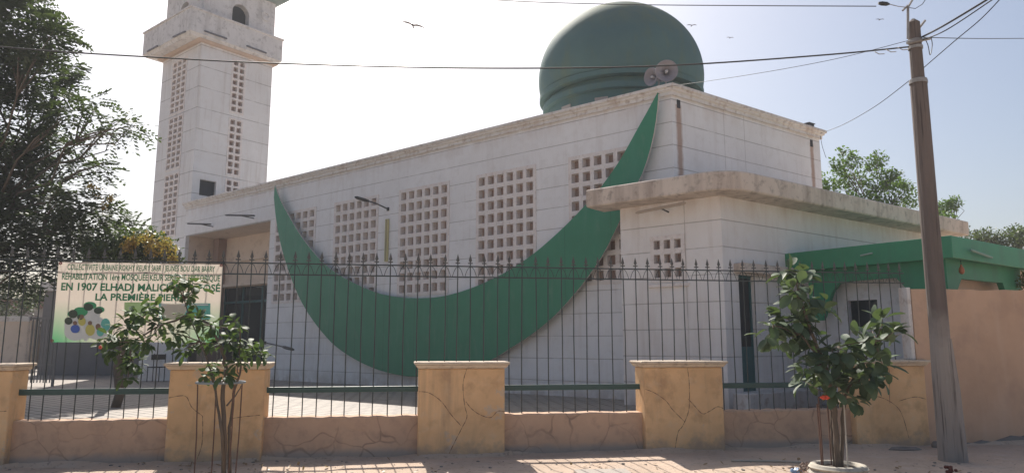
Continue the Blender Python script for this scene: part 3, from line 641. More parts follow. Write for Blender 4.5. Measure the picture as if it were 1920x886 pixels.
labs = ['low wall leftmost, under the banner', 'low wall between the two pillars left of the crescent bottom', 'low wall right of the central pillar, sunlit along its top', 'low wall behind the tyre planter']
labs = ['pinkish low wall below the banner, leftmost of the four between pillars', 'pinkish low wall below the left half of the crescent', 'pinkish low wall below the right half of the crescent', 'pinkish low wall below the annex door and behind the tyre planter']
for i in range(4):
    a, b = order[i]+PW/2-.01, order[i+1]-PW/2+.01
    if i == 3: b = FEN.hit(1606,790)[0]+.01
    mb = MB(); nseg = 24; rr = random.Random(i)
    us = [a+(b-a)*k/nseg for k in range(nseg+1)]; hs = [WT+rr.uniform(-.008,.008) for _ in us]
    for k in range(nseg):
        for o0, o1, zt in ((0, 0, 0),):
            u0_, u1_, h0, h1 = us[k], us[k+1], hs[k], hs[k+1]
            mb.add([FEN.p(u0_,-.05,LW),FEN.p(u1_,-.05,LW),FEN.p(u1_,h1-.015,LW),FEN.p(u0_,h0-.015,LW),FEN.p(u0_,h0,LW-.015),FEN.p(u1_,h1,LW-.015),FEN.p(u1_,h1,LW-.24),FEN.p(u0_,h0,LW-.24),FEN.p(u0_,GZ-.05,LW-.24),FEN.p(u1_,GZ-.05,LW-.24)], [(0,1,2,3),(3,2,5,4),(4,5,6,7),(7,6,9,8)])
    o = obj('low_wall', mb, m_low, org=FEN.p((a+b)/2, 0, LW)); tag(o, labs[i], 'low wall', 'low walls between the ochre pillars')
# terracotta boundary wall on the right
TW = -.04; tz = FEN.hit(1800, 543, TW)[1]; tu = FEN.hit(1713, 600, TW)[0]; print('terracotta', tz, tu)
m_ter = plain('terracotta_render', (.63,.41,.275), .9, (.5,.32,.21), .7, amt=1.0, dirt=(.36,.24,.18), damt=.5, streak=(.64,.48,.37), samt=.4, bumps=.5, bscale=14)
tw = MB(); rr = random.Random(5); us = [tu+k*.2 for k in range(40)]; hs = [tz+rr.uniform(-.012,.012) for _ in us]
for k in range(39):
    a, b, h0, h1 = us[k], us[k+1], hs[k], hs[k+1]
    tw.add([FEN.p(a,-.05,TW),FEN.p(b,-.05,TW),FEN.p(b,h1,TW),FEN.p(a,h0,TW),FEN.p(b,h1,TW-.2),FEN.p(a,h0,TW-.2),FEN.p(b,0,TW-.2),FEN.p(a,0,TW-.2)], [(0,1,2,3),(3,2,4,5),(5,4,6,7)])
bwl = thing('boundary_wall', 'tall plain terracotta plastered wall right of the pole', 'wall', FEN.p(tu+3, 0, TW-.1))
tw.add([FEN.p(tu,-.05,TW),FEN.p(tu,hs[0],TW),FEN.p(tu,hs[0],TW-.2),FEN.p(tu,0,TW-.2)], [(0,1,2,3)])
obj('plastered_wall', tw, m_ter, bwl)
te = MB(); te.wbox(FEN, tu-.07, tu-.003, CT+.004, tz+.03, TW-.2, TW-.01); obj('wall_end', te, m_cop, bwl, bevel=.01)
tf = MB(); us2 = [tu+.45+k*.17 for k in range(44)]; fr_ = random.Random(9)
fh_ = [.10+.07*math.sin(a*2.1)+fr_.uniform(-.02,.03) for a in us2]
for a, b, h, h2 in zip(us2, us2[1:], fh_, fh_[1:]):
    tf.hexa([FEN.p(a,-.05,TW+.1),FEN.p(b,-.05,TW+.1),FEN.p(b,-.05,TW+.001),FEN.p(a,-.05,TW+.001),FEN.p(a,h,TW+.03),FEN.p(b,h2,TW+.03),FEN.p(b,h2,TW+.001),FEN.p(a,h,TW+.001)])
obj('footing', tf, plain('footing', (.2,.175,.155), .95, bumps=.6, bscale=12), bwl)

# iron fence
FO = LW-.12
R1 = FEN.hit(860, 499, FO)[1]; R2 = FEN.hit(860, 519, FO)[1]; R0 = FEN.hit(780, 727.5, FO)[1]; print('rails', R0, R1, R2)
m_bar = plain('fence_iron', (.028,.04,.04), .5, (.05,.045,.04), 8, bumps=.1)
m_rail = plain('fence_green_rail', (.025,.075,.065), .45, (.02,.055,.05), 8, bumps=.1)
m_tip = plain('fence_tips', (.09,.09,.085), .6, (.06,.05,.045), 20, bumps=.1)
fen = thing('iron_fence', 'dark iron railing with spear tips along the street wall', 'fence', FEN.p(0, 0, FO))
fu0 = FEN.hit(-40, 500, FO)[0]; fu1 = FEN.hit(1700, 600, FO)[0]; sp = .187; nb = int((fu1-fu0)/sp); rb = random.Random(2)
bars = []
for i in range(nb+1):
    u = fu0+i*sp+rb.uniform(-.012,.012); zb = WT-.02
    for k, c in pcs.items():
        if abs(u-c) < PW/2+.02: zb = CT-.01
    bars.append(u); lean = rb.uniform(-.013,.013); tz_ = R1+.07
    b = MB(); b.tube([FEN.p(u+lean,zb,FO), FEN.p(u+lean*.5+rb.uniform(-.008,.008),(zb+tz_)/2,FO+rb.uniform(-.003,.003)), FEN.p(u,tz_,FO)], .0078, 6)
    bo = obj('bar', b, m_bar, fen, org=FEN.p(u, zb, FO))
    tp = MB(); d = FEN.d
    def diam(z0, z1, w0, w1, w2, th=.008):
        pts = [(0,z0,w0),(0,(z0+z1)/2,w1),(0,z1,w2)]
    q = lambda x, z, o: FEN.p(u+x, z, FO+o)
    zz = tz_-.02
    # spear head: flattened diamond with a cross collar
    for (zA, zB, zC, w_) in ((zz, zz+.035, zz+.13, .024),):
        vs = [q(0,zA,0), q(-w_,zB,0), q(0,zB,.009), q(w_,zB,0), q(0,zB,-.009), q(0,zC,0)]
        tp.add(vs, [(0,2,1),(0,3,2),(0,4,3),(0,1,4),(1,2,5),(2,3,5),(3,4,5),(4,1,5)])
    tp.wbox(FEN, u-.032, u+.032, zz-.012, zz+.004, FO-.008, FO+.008)
    obj('spear_tip', tp, m_tip, bo, org=FEN.p(u, zb, FO))
for z in (R1, R2):
    b = MB(); b.wbox(FEN, fu0-.3, fu1, z-.009, z+.009, FO+.008, FO+.016); obj('top_rail', b, m_bar, fen, org=FEN.p(0, z, FO))
for i in range(4):
    a, c = order[i]+PW/2-.05, order[i+1]-PW/2+.04
    if i == 0: a -= .08
    if i == 3: c = FEN.hit(1606,790)[0]
    b = MB(); b.wbox(FEN, a, c, R0-.038, R0+.038, FO+.008, FO+.05); obj('lower_rail', b, m_rail, fen, org=FEN.p(a, R0, FO), bevel=.006)
scr = MB()
for u0_, u1_ in zip(bars, bars[1:]):
    for s in (1, -1):
        c = (u0_+u1_)/2; pts = []
        for k in range(10):
            a = math.pi*k/9; pts.append(FEN.p(c+s*(sp*.45-(sp*.38)*math.sin(a*.5)), R1-.012-(R1-R2-.02)*(1-math.cos(a))/2, FO+.012))
        scr.tube(pts, .004, 4)
tag(obj('scrollwork', scr, m_bar, fen), kind='stuff')

# ------------------------------------------------------------ banner
def text_mesh(body, W, u0, u1, z0, z1, off, bold=0.0):
    cu = bpy.data.curves.new('t', 'FONT'); cu.body = body; cu.size = 1; cu.offset = bold; cu.resolution_u = 3
    o = bpy.data.objects.new('t', cu); COL.objects.link(o); bpy.context.view_layer.update()
    me = bpy.data.meshes.new_from_object(o); bpy.data.objects.remove(o)
    vs = [v.co.copy() for v in me.vertices]; x0, x1 = min(v.x for v in vs), max(v.x for v in vs); y1 = .72
    mb = MB(); mb.add([W.p(u0+(v.x-x0)/(x1-x0)*(u1-u0), z0+v.y/y1*(z1-z0), off) for v in vs], [tuple(p.vertices) for p in me.polygons]); return mb
BO = FO+.06
bu0, bz1_ = FEN.hit(108,490,BO); bu1 = FEN.hit(417,494,BO)[0]; bz0_ = FEN.hit(92,641,BO)[1]; print('banner', bu0, bu1, bz0_, bz1_)
ban = thing('banner', 'cream cloth banner with green lettering and small pictures tied behind the iron fence', 'banner', FEN.p((bu0+bu1)/2, bz0_, BO))
def bcol(name, c, rough=.7): return plain(name, c, rough, tuple(x*.9 for x in c), 4, bumps=0)
def wav(u, z): return .012*math.sin(u*5+z*2)+.008*math.sin(u*11)
bm_ = MB(); nu, nz_ = 40, 12
for i in range(nu+1):
    for j in range(nz_+1):
        u = bu0+(bu1-bu0)*i/nu; z = bz0_+(bz1_-bz0_)*j/nz_; bm_.v.append(FEN.p(u, z, BO-.03+wav(u, z)))
for i in range(nu):
    for j in range(nz_): a = i*(nz_+1)+j; bm_.f.append([a, a+nz_+1, a+nz_+2, a+1]); bm_.mi.append(0)
m_bn, t, N, L, B = nodes('banner_cloth')
g_ = N.new('ShaderNodeNewGeometry'); vm = N.new('ShaderNodeVectorMath'); vm.operation = 'DOT_PRODUCT'; L.new(g_.outputs['Position'], vm.inputs[0]); vm.inputs[1].default_value = FEN.d
uu = mth(N, L, 'SUBTRACT', vm.outputs['Value'], FEN.o.dot(FEN.d)); sz = N.new('ShaderNodeSeparateXYZ'); L.new(g_.outputs['Position'], sz.inputs[0])
col = mixc(N, L, (.74,.66,.56), (.68,.59,.5), ramp(N, L, noise(N, L, 2), .3, .7))
low = ramp(N, L, sz.outputs[2], bz0_, bz0_+.55, True)
ends = mth(N, L, 'MAXIMUM', ramp(N, L, uu, bu0+.05, bu0+.75, True), ramp(N, L, uu, bu1-.8, bu1-.05))
col = mixc(N, L, col, (.09,.4,.17), mth(N, L, 'MULTIPLY', mth(N, L, 'MULTIPLY', low, ends), 1.0))
L.new(col, B.inputs['Base Color']); B.inputs['Roughness'].default_value = .6
tr = N.new('ShaderNodeBsdfTranslucent'); L.new(col, tr.inputs[0]); mx = N.new('ShaderNodeMixShader'); mx.inputs[0].default_value = .3
L.new(B.outputs[0], mx.inputs[1]); L.new(tr.outputs[0], mx.inputs[2]); L.new(mx.outputs[0], N['Material Output'].inputs[0])
obj('cloth', bm_, m_bn, ban, smooth=True)
def drape(mb, lift):          # lay a flat shape over the rippled cloth
    for v in mb.v:
        u = (v-FEN.o).dot(FEN.d); v += FEN.n*(-.03+wav(u, v.z)+lift)
    return mb
def bp(px, py): return FEN.hit(px, py, BO)
m_ink = bcol('green_ink', (.03,.2,.09))
for body, (xa, xb, yb, yt), bold in (('COLLECTIVITÉ URBAINE ROKHY KEURY SARR / JEUNES BOU DAR BARRY', (125,402,505,494), .012), ('RÉHABILITATION 1ère MOSQUÉE KEUR SERIGNE HISTORIQUE', (114,412,523,511), .02), ('EN 1907 ELHADJ MALICK SY A POSÉ', (112,412,543,529), .03), ('LA PREMIÈRE PIERRE', (177,352,562,549), .03)):
    (ua, za), (ub, _), (_, zb2) = bp(xa, yb), bp(xb, yb), bp(xa, yt)
    obj('lettering', drape(text_mesh(body, FEN, ua, ub, za, zb2, BO, bold), .004), m_ink, ban)
def patch(name, pts, mat, lift): 
    c = [FEN.p(*bp(x, y), BO) for x, y in pts]; mb = MB(); n_ = len(c)
    mb.add(c, [tuple(range(n_))]); return obj(name, drape(mb, lift), mat, ban)
def disc(mb, px, py, rx, ry, k=14):
    c = [FEN.p(*bp(px+rx*math.cos(2*math.pi*i/k), py-ry*math.sin(2*math.pi*i/k)), BO) for i in range(k)]; mb.add(c, [tuple(range(k))])
bcp = {n_: bcol('print_'+n_, c) for n_, c in dict(white=(.6,.62,.6), blue=(.06,.12,.4), yellow=(.5,.46,.12), dark=(.05,.07,.05), skin=(.2,.12,.08), teal=(.12,.42,.36), pale=(.38,.6,.42), lime=(.4,.58,.25), green=(.05,.3,.13)).items()}
pc_ = MB(); 
for a in ((158,610,40,24),(140,622,22,16),(182,618,26,18),(165,588,22,12)): disc(pc_, *a, 20)
obj('photo_collage', drape(pc_, .004), bcp['white'], ban)
def discs(mat, L_, lift):
    mb = MB()
    for a in L_: disc(mb, *a)
    obj('printed_portrait', drape(mb, lift), bcp[mat], ban)
discs('green', [(150,584,14,9),(168,572,12,7),(185,580,10,6),(134,588,9,6)], .006)
discs('dark', [(136,588,9,8),(127,601,8,7),(165,575,9,7),(183,582,8,6),(150,594,6,5)], .008)
discs('blue', [(140,616,9,8)], .008); discs('yellow', [(153,602,7,8),(168,618,9,11)], .008)
discs('teal', [(197,608,9,12),(187,622,7,8)], .008); discs('skin', [(140,605,4,4),(153,593,4,4),(168,605,4,4),(183,612,5,6)], .010); discs('white', [(160,632,5,7),(178,598,5,7)], .010)
patch('printed_picture', [(232,592),(290,592),(290,566),(232,566)], bcp['lime'], .004)
patch('printed_picture', [(296,598),(394,598),(394,568),(296,568)], bcp['teal'], .004)
patch('printed_caption', [(300,572),(390,572),(390,569.5),(300,569.5)], bcp['white'], .007)
for px, py in ((112,493),(414,497),(95,638)):
    gm = MB(); u, z = bp(px, py); gm.lathe((0,0,0), [(.006,0),(.014,.003),(.02,0)], 12); gm.v = [FEN.p(u+v.x, z+v.y, BO-.02+wav(u,z)+v.z) for v in gm.v]; obj('eyelet', gm, plain('eyelet', (.2,.03,.03), .4, bumps=0), ban)

# ------------------------------------------------------------ wooden pole, lamp, cables
PY = 1.5*1355/220; Pb = at_z(1781, 862, 0); Pt = at_y(1712, 36, Pb.y); print('pole', Pb, Pt)
pole = thing('utility_pole', 'weathered wooden utility pole with a splice near its top', 'utility pole', Pb)
m_wood, t, N, L, B = nodes('pole_timber')
col = mixc(N, L, (.15,.115,.1), (.09,.07,.06), ramp(N, L, noise(N, L, 3, stretch=(1,1,.15)), .35, .65))
g_ = N.new('ShaderNodeNewGeometry'); sz = N.new('ShaderNodeSeparateXYZ'); L.new(g_.outputs['Position'], sz.inputs[0])
col = mixc(N, L, col, (.34,.3,.27), mth(N, L, 'MULTIPLY', ramp(N, L, mth(N, L, 'ADD', sz.outputs[2], mth(N, L, 'MULTIPLY', noise(N, L, 2), .8)), 1.9, 2.4, True), .8))
gr_ = noise(N, L, 26, 4, stretch=(1,1,.03)); col = mixc(N, L, col, (.05,.035,.03), mth(N, L, 'MULTIPLY', ramp(N, L, gr_, .55, .65), .8))
L.new(col, B.inputs['Base Color']); B.inputs['Roughness'].default_value = .85; bump(N, L, B, gr_, .8, .02)
js = at_y(1716, 152, Pb.y); k_ = (js.z)/(Pt.z)
def polept(z): return Pb+(Vector((Pt.x-Pb.x, Pt.y-Pb.y, 0)))*(z/Pt.z)+Vector((0,0,z))
s1 = MB()
zs_ = [0,.4,1,1.7,2.5,3.3,js.z-.02]; s1.tube([polept(z)+Vector((.004*math.sin(z*5), 0, 0)) for z in [-.1]+zs_[1:]], [.135,.13,.125,.12,.118,.113,.108], 14)
obj('lower_post', s1, m_wood, pole, bevel=0, smooth=False)
s2 = MB(); s2.tube([polept(js.z-.03)+Vector((.0,0,0)), polept((js.z+Pt.z)/2), polept(Pt.z-.06), polept(Pt.z)], [.085,.082,.082,.02], 14); obj('upper_post', s2, m_wood, pole)
s3 = MB(); s3.tube([Pb+Vector((.1,-.075,-.1)), Pb+Vector((.085,-.07,.9)), polept(1.55)+Vector((.05,-.07,0))], [.085,.078,.055], 10); obj('bracing_stake', s3, m_wood, pole)
m_steel = plain('galvanised', (.35,.33,.31), .5, (.2,.17,.15), 10, metal=.4)
for z, r_ in ((js.z-.02, .118), (js.z+.0, .112), (at_y(1714,78,Pb.y).z, .092), (at_y(1714,90,Pb.y).z, .095)):
    b = MB(); b.tube([polept(z-.02), polept(z+.02)], r_, 16); obj('steel_band', b, m_steel, pole, org=polept(z))
arm = MB(); zc_ = at_y(1716,84,Pb.y).z; pc3 = polept(zc_)
arm.tube([pc3+Vector((-.16,-.08,-.01)), pc3+Vector((.17,-.08,.06))], .022, 6); arm.tube([polept(Pt.z-.13)+Vector((.08,0,0)), polept(Pt.z)+Vector((.17,0,-.02))], .016, 6); obj('cable_bracket', arm, m_steel, pole)
# street light
lz0 = at_y(1698, 76, Pb.y); lz1 = at_y(1698, 18, Pb.y)
lamp = thing('street_lamp', 'small dark lamp head on a thin bent arm at the pole top', 'street lamp', lz0+Vector((0,-.1,0)))
b = MB(); off_ = Vector((0,-.06,0)); b.tube([lz0+off_, lz1+off_], .018, 8); b.tube([lz1+off_, at_y(1712,-6,Pb.y)+off_, at_y(1716,-20,Pb.y)+off_], .015, 6); b.tube([at_y(1688,24,Pb.y)+off_, lz1+off_+Vector((0,0,.03))], .014, 6)
b.tube([lz1+off_, at_y(1680,16,Pb.y)+off_, at_y(1664,12,Pb.y)+off_], .006, 6); obj('lamp_arm', b, m_steel, lamp)
b = MB(); a0, a1 = at_y(1664,12,Pb.y)+off_, at_y(1643,10,Pb.y)+off_; b.tube([a0, a0.lerp(a1,.25), a0.lerp(a1,.7), a1], [.01,.028,.03,.018], 10); obj('lamp_head', b, m_blk, lamp)
b = MB(); b.tube([lz1+off_, at_y(1712,20,Pb.y)+off_, at_y(1725,12,Pb.y)+off_, at_y(1733,0,Pb.y)+off_, at_y(1733,-8,Pb.y)+off_], .005, 5); obj('loose_wire', b, m_blk, lamp)

def cable(pts, r_, label, name='overhead_cable', n=10, mat=None):
    """pts: (px, py, depth) control points; smooth spline between"""
    P = [at_y(*p) for p in pts]; q = []
    for i in range(len(P)-1):
        p0, p1, p2, p3 = P[max(i-1,0)], P[i], P[i+1], P[min(i+2,len(P)-1)]
        for k in range(n): 
            t = k/n; q.append(.5*((2*p1)+(-p0+p2)*t+(2*p0-5*p1+4*p2-p3)*t*t+(-p0+3*p1-3*p2+p3)*t**3))
    q.append(P[-1]); mb = MB(); mb.tube(q, r_, 5); o = obj(name, mb, mat or m_blk, org=P[0]); tag(o, label, 'cable', 'overhead cables'); return o
py_ = Pb.y
cable([(-60,82,9.6),(100,96,9.5),(300,108,9.4),(500,118,9.3),(830,127,9.2),(1100,127,9.2),(1310,120,9.2),(1560,102,9.2),(1704,88,py_-.08)], .011, 'thick black cable sagging across the whole picture from the left tree to the pole')
cable([(880,-3,12),(1000,4,11.5),(1190,9,10.8),(1420,11,10),(1643,12,py_-.06)], .007, 'thin wire crossing just over the top of the dome to the lamp')
cable([(1250,163,14.5),(1400,141,12),(1560,112,10.5),(1704,76,py_)], .0045, 'thin wire rising from the loudspeaker corner to the pole')
cable([(1538,250,17.6),(1580,234,15),(1640,200,12),(1704,152,py_+.08)], .006, 'thin wire from the right end of the hall roof up to the pole')
cable([(1732,127,py_),(1790,77,8.4),(1840,35,7.9),(1885,-12,7.5)], .006, 'lowest of the wires going up right from the pole')
cable([(1728,70,py_-.05),(1770,48,8.7),(1850,0,7.9),(1880,-20,7.6)], .013, 'thickest cable going up right from the pole bracket')
cable([(1728,76,py_-.05),(1775,56,8.7),(1860,0,7.9),(1880,-14,7.6)], .008, 'thin cable just below the thickest one right of the pole')
cable([(1724,70,py_),(1800,72,10),(1860,72.5,11),(1950,72,12)], .006, 'level wire running right from the pole to the picture edge')
cable([(1733,70,py_-.05),(1740,85,py_-.06),(1744,103,py_-.06),(1748,85,py_-.05),(1746,70,py_-.05)], .006, 'looped slack cable hanging right of the pole bracket')
cable([(1538,255,17.6),(1542,275,17.7),(1549,296,17.8)], .006, 'short wire dangling from the right corner of the hall roof')
cable([(313,-4,27.5),(309,20,27.5),(300,46,27.5)], .006, 'short wire hanging from the left eaves of the minaret')
tw_ = MB()
for k in range(3):
    a = at_y(1640+k*22, 97-k*4, 9.2); tw_.tube([a, a+Vector((.06,0,-.035)), a+Vector((.13,0,-.03))], .006, 5)
tag(obj('cable_tie', tw_, m_steel, org=at_y(1660,95,9.2)), 'frayed grey ties on the thick cable just left of the pole', 'cable tie')

# ------------------------------------------------------------ wall lamps, loudspeakers and other fittings
def tube_lamp(W, p0, p1, off, label, mat=None, rad=.03, group='tube lamps on the buildings', arm=True):
    u0_, z0_ = W.hit(*p0, off); u1_, z1_ = W.hit(*p1, off); c = W.p((u0_+u1_)/2, (z0_+z1_)/2, 0)
    r = thing('tube_lamp', label, 'lamp', c, group); a, b2 = W.p(u0_,z0_,off), W.p(u1_,z1_,off)
    m1 = MB(); dv = (b2-a); up = Vector((0,0,1)); q = []
    m1.tube([a, a.lerp(b2,.04), a.lerp(b2,.96), b2], [rad*.5,rad,rad,rad*.5], 8); obj('lamp_housing', m1, mat or m_grey, r)
    if arm:
        m2 = MB(); mid = a.lerp(b2,.5); m2.tube([mid, W.p((W.o*0+mid-W.o).dot(W.d), mid.z-.03, .0)], rad*.6, 6); obj('lamp_bracket', m2, m_blk, r)
    return r
tube_lamp(FAC, (351,419), (396,420), .55, 'slim dark tube lamp over the left end of the recessed porch', m_blk)
tube_lamp(FAC, (422,403), (478,404), .55, 'slim dark tube lamp over the right half of the recessed porch', m_blk)
# floodlight on a rising arm in front of grille 2
def arm_lamp(label, W, foot_, elbow, tip, r0, name='floodlight'):
    u, z = W.hit(*foot_, 0); f_ = W.p(u, z, 0); r = thing(name, label, 'lamp', f_)
    e = W.p(*W.hit(*elbow, .35), .35); tpt = W.p(*W.hit(*tip, .8), .8)
    m1 = MB(); m1.tube([f_, e, tpt], r0, 6); m1.wbox(W, u-.04, u+.04, z-.05, z+.05, -.01, .03); obj('lamp_arm', m1, m_blk, r)
    m2 = MB(); m2.tube([e.lerp(tpt,.35), e.lerp(tpt,.5), e.lerp(tpt,.9), tpt], [.03,.05,.045,.02], 8); obj('lamp_head', m2, m_blk, r); return r
arm_lamp('black floodlight on a slanting arm above the second grille', FAC, (728,392), (705,381), (665,369), .02)
arm_lamp('black arm with a small square head low beside the porch glass door', FAC, (498,642), (520,647), (551,655), .018)
vt = thing('vertical_strip_light', 'yellowed vertical strip fitting on the wall between the second and third grilles', 'lamp', FAC.p(*FAC.hit(725,490,.03)))
u, z1_ = FAC.hit(727,410,.03); _, z0_ = FAC.hit(724,490,.03); b = MB(); b.wbox(FAC, u-.09, u+.05, z0_, z1_, .003, .06); obj('strip_housing', b, plain('yellowed_plastic', (.5,.45,.22), .5, (.42,.36,.2)), vt, bevel=.02)
b = MB(); b.wbox(FAC, u-.035, u-.005, z0_+.03, z1_-.03, .06, .075); obj('strip_cover', b, plain('strip_dull', (.3,.27,.16), .5), vt)
# minaret balcony tubes
TLo = Wall(TL.o, TL.d); 
for (W, a, b2, lab) in ((TL, (276,97), (296,86), 'left tube lamp on the left side of the minaret balcony'), (TL, (324,70), (348,59), 'right tube lamp on the left side of the minaret balcony'), (TR, (383,58), (426,73), 'left tube lamp on the right side of the minaret balcony'), (TR, (462,86), (500,100), 'right tube lamp on the right side of the minaret balcony')):
    tube_lamp(W, a, b2, (OFL if W is TL else ORT)+.03, lab, plain('tube_dark', (.12,.12,.14), .5, bumps=0), .04, arm=False)
tube_lamp(ANF, (1192,399), (1286,380), .34, 'long cream tube lamp under the annex roof slab', plain('lamp_cream', (.42,.34,.27), .6, bumps=0), .028, arm=True)
tube_lamp(VL, (1613,479), (1636,474), .05, 'small pale tube lamp on the left canopy fascia', plain('lamp_pale', (.3,.4,.35), .5, bumps=0), .016, arm=False)
tube_lamp(VR, (1820,468), (1861,483), .06, 'grey green tube lamp on the canopy fascia right of the pole', plain('lamp_sage', (.16,.3,.24), .5, bumps=0), .022, arm=False)
ob_ = VR.p(*VR.hit(1803,506,-.1), -.1); bu = thing('hanging_bulb', 'small rust orange bulb under the green canopy right of the pole', 'lamp', ob_)
b = MB(); b.lathe(ob_, [(.0,-.07),(.03,-.06),(.045,-.02),(.04,.03),(.02,.06),(.015,.09)], 12); obj('bulb', b, plain('rust_orange', (.45,.14,.05), .5), bu, smooth=True)
b = MB(); b.tube([ob_+Vector((0,0,.09)), Vector((ob_.x,ob_.y,fz0+.1))], .006, 5); obj('flex', b, m_blk, bu)
def horn(px, py, Y, r_, yaw, tilt, label):
    c = at_y(px, py, Y); root = thing('loudspeaker_horn', label, 'loudspeaker', c, 'loudspeakers on the roof corner')
    ax = Vector((math.sin(yaw)*math.cos(tilt), -math.cos(yaw)*math.cos(tilt), math.sin(tilt))).normalized(); x = ax.cross(Vector((0,0,1))).normalized(); y = x.cross(ax)
    def place(mb): mb.v = [c+x*v.x+y*v.y+ax*v.z for v in mb.v]; return mb
    b = MB(); b.lathe((0,0,0), [(r_*.16,-r_*1.3),(r_*.22,-r_*.9),(r_*.35,-r_*.5),(r_*.62,-r_*.18),(r_,0),(r_*1.04,.0),(r_*1.03,.02),(r_*.96,.015),(r_*.6,-r_*.12),(r_*.3,-r_*.5),(r_*.12,-r_*.9)], 28)
    obj('horn_bell', place(b), m_horn, root, smooth=True)
    b = MB(); b.lathe((0,0,0), [(0,-r_*.02),(r_*.13,-r_*.04),(r_*.16,-r_*.12),(r_*.13,-r_*.8)], 16); obj('horn_core', place(b), plain('horn_core', (.5,.5,.52), .5, bumps=0), root, smooth=True)
    b = MB(); b.lathe((0,0,0), [(0,-r_*1.9),(r_*.4,-r_*1.85),(r_*.42,-r_*1.3),(r_*.2,-r_*1.2)], 16); obj('driver', place(b), m_grey, root, smooth=True)
    b = MB(); b.tube([c-ax*r_*1.2, Vector((c.x-ax.x*r_*1.2, c.y-ax.y*r_*1.2, TOPZ-.05))], .02, 6); obj('horn_mount', b, m_steel, root)
m_horn = plain('horn_grey', (.27,.25,.27), .5, (.2,.18,.2), 6, bumps=.05)
horn(1250, 133, 14.8, .235, R(-8), R(-6), 'larger grey horn loudspeaker facing the street on the roof corner')
horn(1221, 144, 15.1, .195, R(-55), R(-6), 'smaller grey horn loudspeaker turned left behind the larger one')
bx = thing('roof_box', 'small dark box on the parapet at the right end of the hall roof', 'box', END.p(END.hit(1519,231)[0], TOPZ, -.1))
b = MB(); u = END.hit(1519,231)[0]; b.wbox(END, u-.1, u+.14, TOPZ, TOPZ+.11, -.16, .03); obj('box_body', b, plain('dark_box', (.06,.06,.07), .5), bx, bevel=.01)
b = MB(); b.wbox(END, u-.12, u+.16, TOPZ+.112, TOPZ+.13, -.18, .05); obj('box_lid', b, plain('dark_lid', (.1,.1,.11), .5), bx)

# ------------------------------------------------------------ birds
def bird(px, py, Y, span, roll, label):
    c = at_y(px, py, Y); rt = thing('bird', label, 'bird', c, 'kites gliding in the sky')
    M = Matrix.Rotation(roll, 3, 'Y')
    b = MB(); T = lambda x, y, z: c+M@Vector((x*span, y*span, z*span))
    body = [(.0,-.18,.0,.008),(0,-.13,.0,.03),(0,-.05,0,.045),(0,.07,0,.035),(0,.2,0,.012)]
    b.tube([T(x,y,z) for x,y,z,r in body], [r*span for *_, r in body], 8)
    for s in (-1, 1):
        top = [(.02*s,-.06,.01),(.18*s,-.10,.05),(.34*s,-.07,.06),(.5*s,.02,.045)]; bot = [(.02*s,.08,.01),(.18*s,.05,.045),(.34*s,.06,.055),(.5*s,.05,.04)]
        for i in range(3):
            q = [T(*top[i]),T(*top[i+1]),T(*bot[i+1]),T(*bot[i])]; up = M@Vector((0,0,.012*span))
            b.hexa(q+[p+up for p in q])
    q = [T(-.02,.16,0),T(.02,.16,0),T(.06,.3,0),T(0,.26,0),T(-.06,.3,0)]; b.prism(q, (0,0,.01*span))
    obj('bird_body', b, plain('bird_brown', (.05,.04,.035), .8, bumps=0), rt)
bird(774, 48, 34, 1.15, R(16), 'largest kite gliding left of the dome, wings tilted')
bird(1297, 48, 60, .9, R(0), 'kite nearest the dome in the upper right sky')
bird(1369, 71, 70, .75, R(2), 'tiny kite farther right and lower than the one beside the dome')
bird(1650, 37, 60, .75, R(0), 'kite just below the street lamp head')

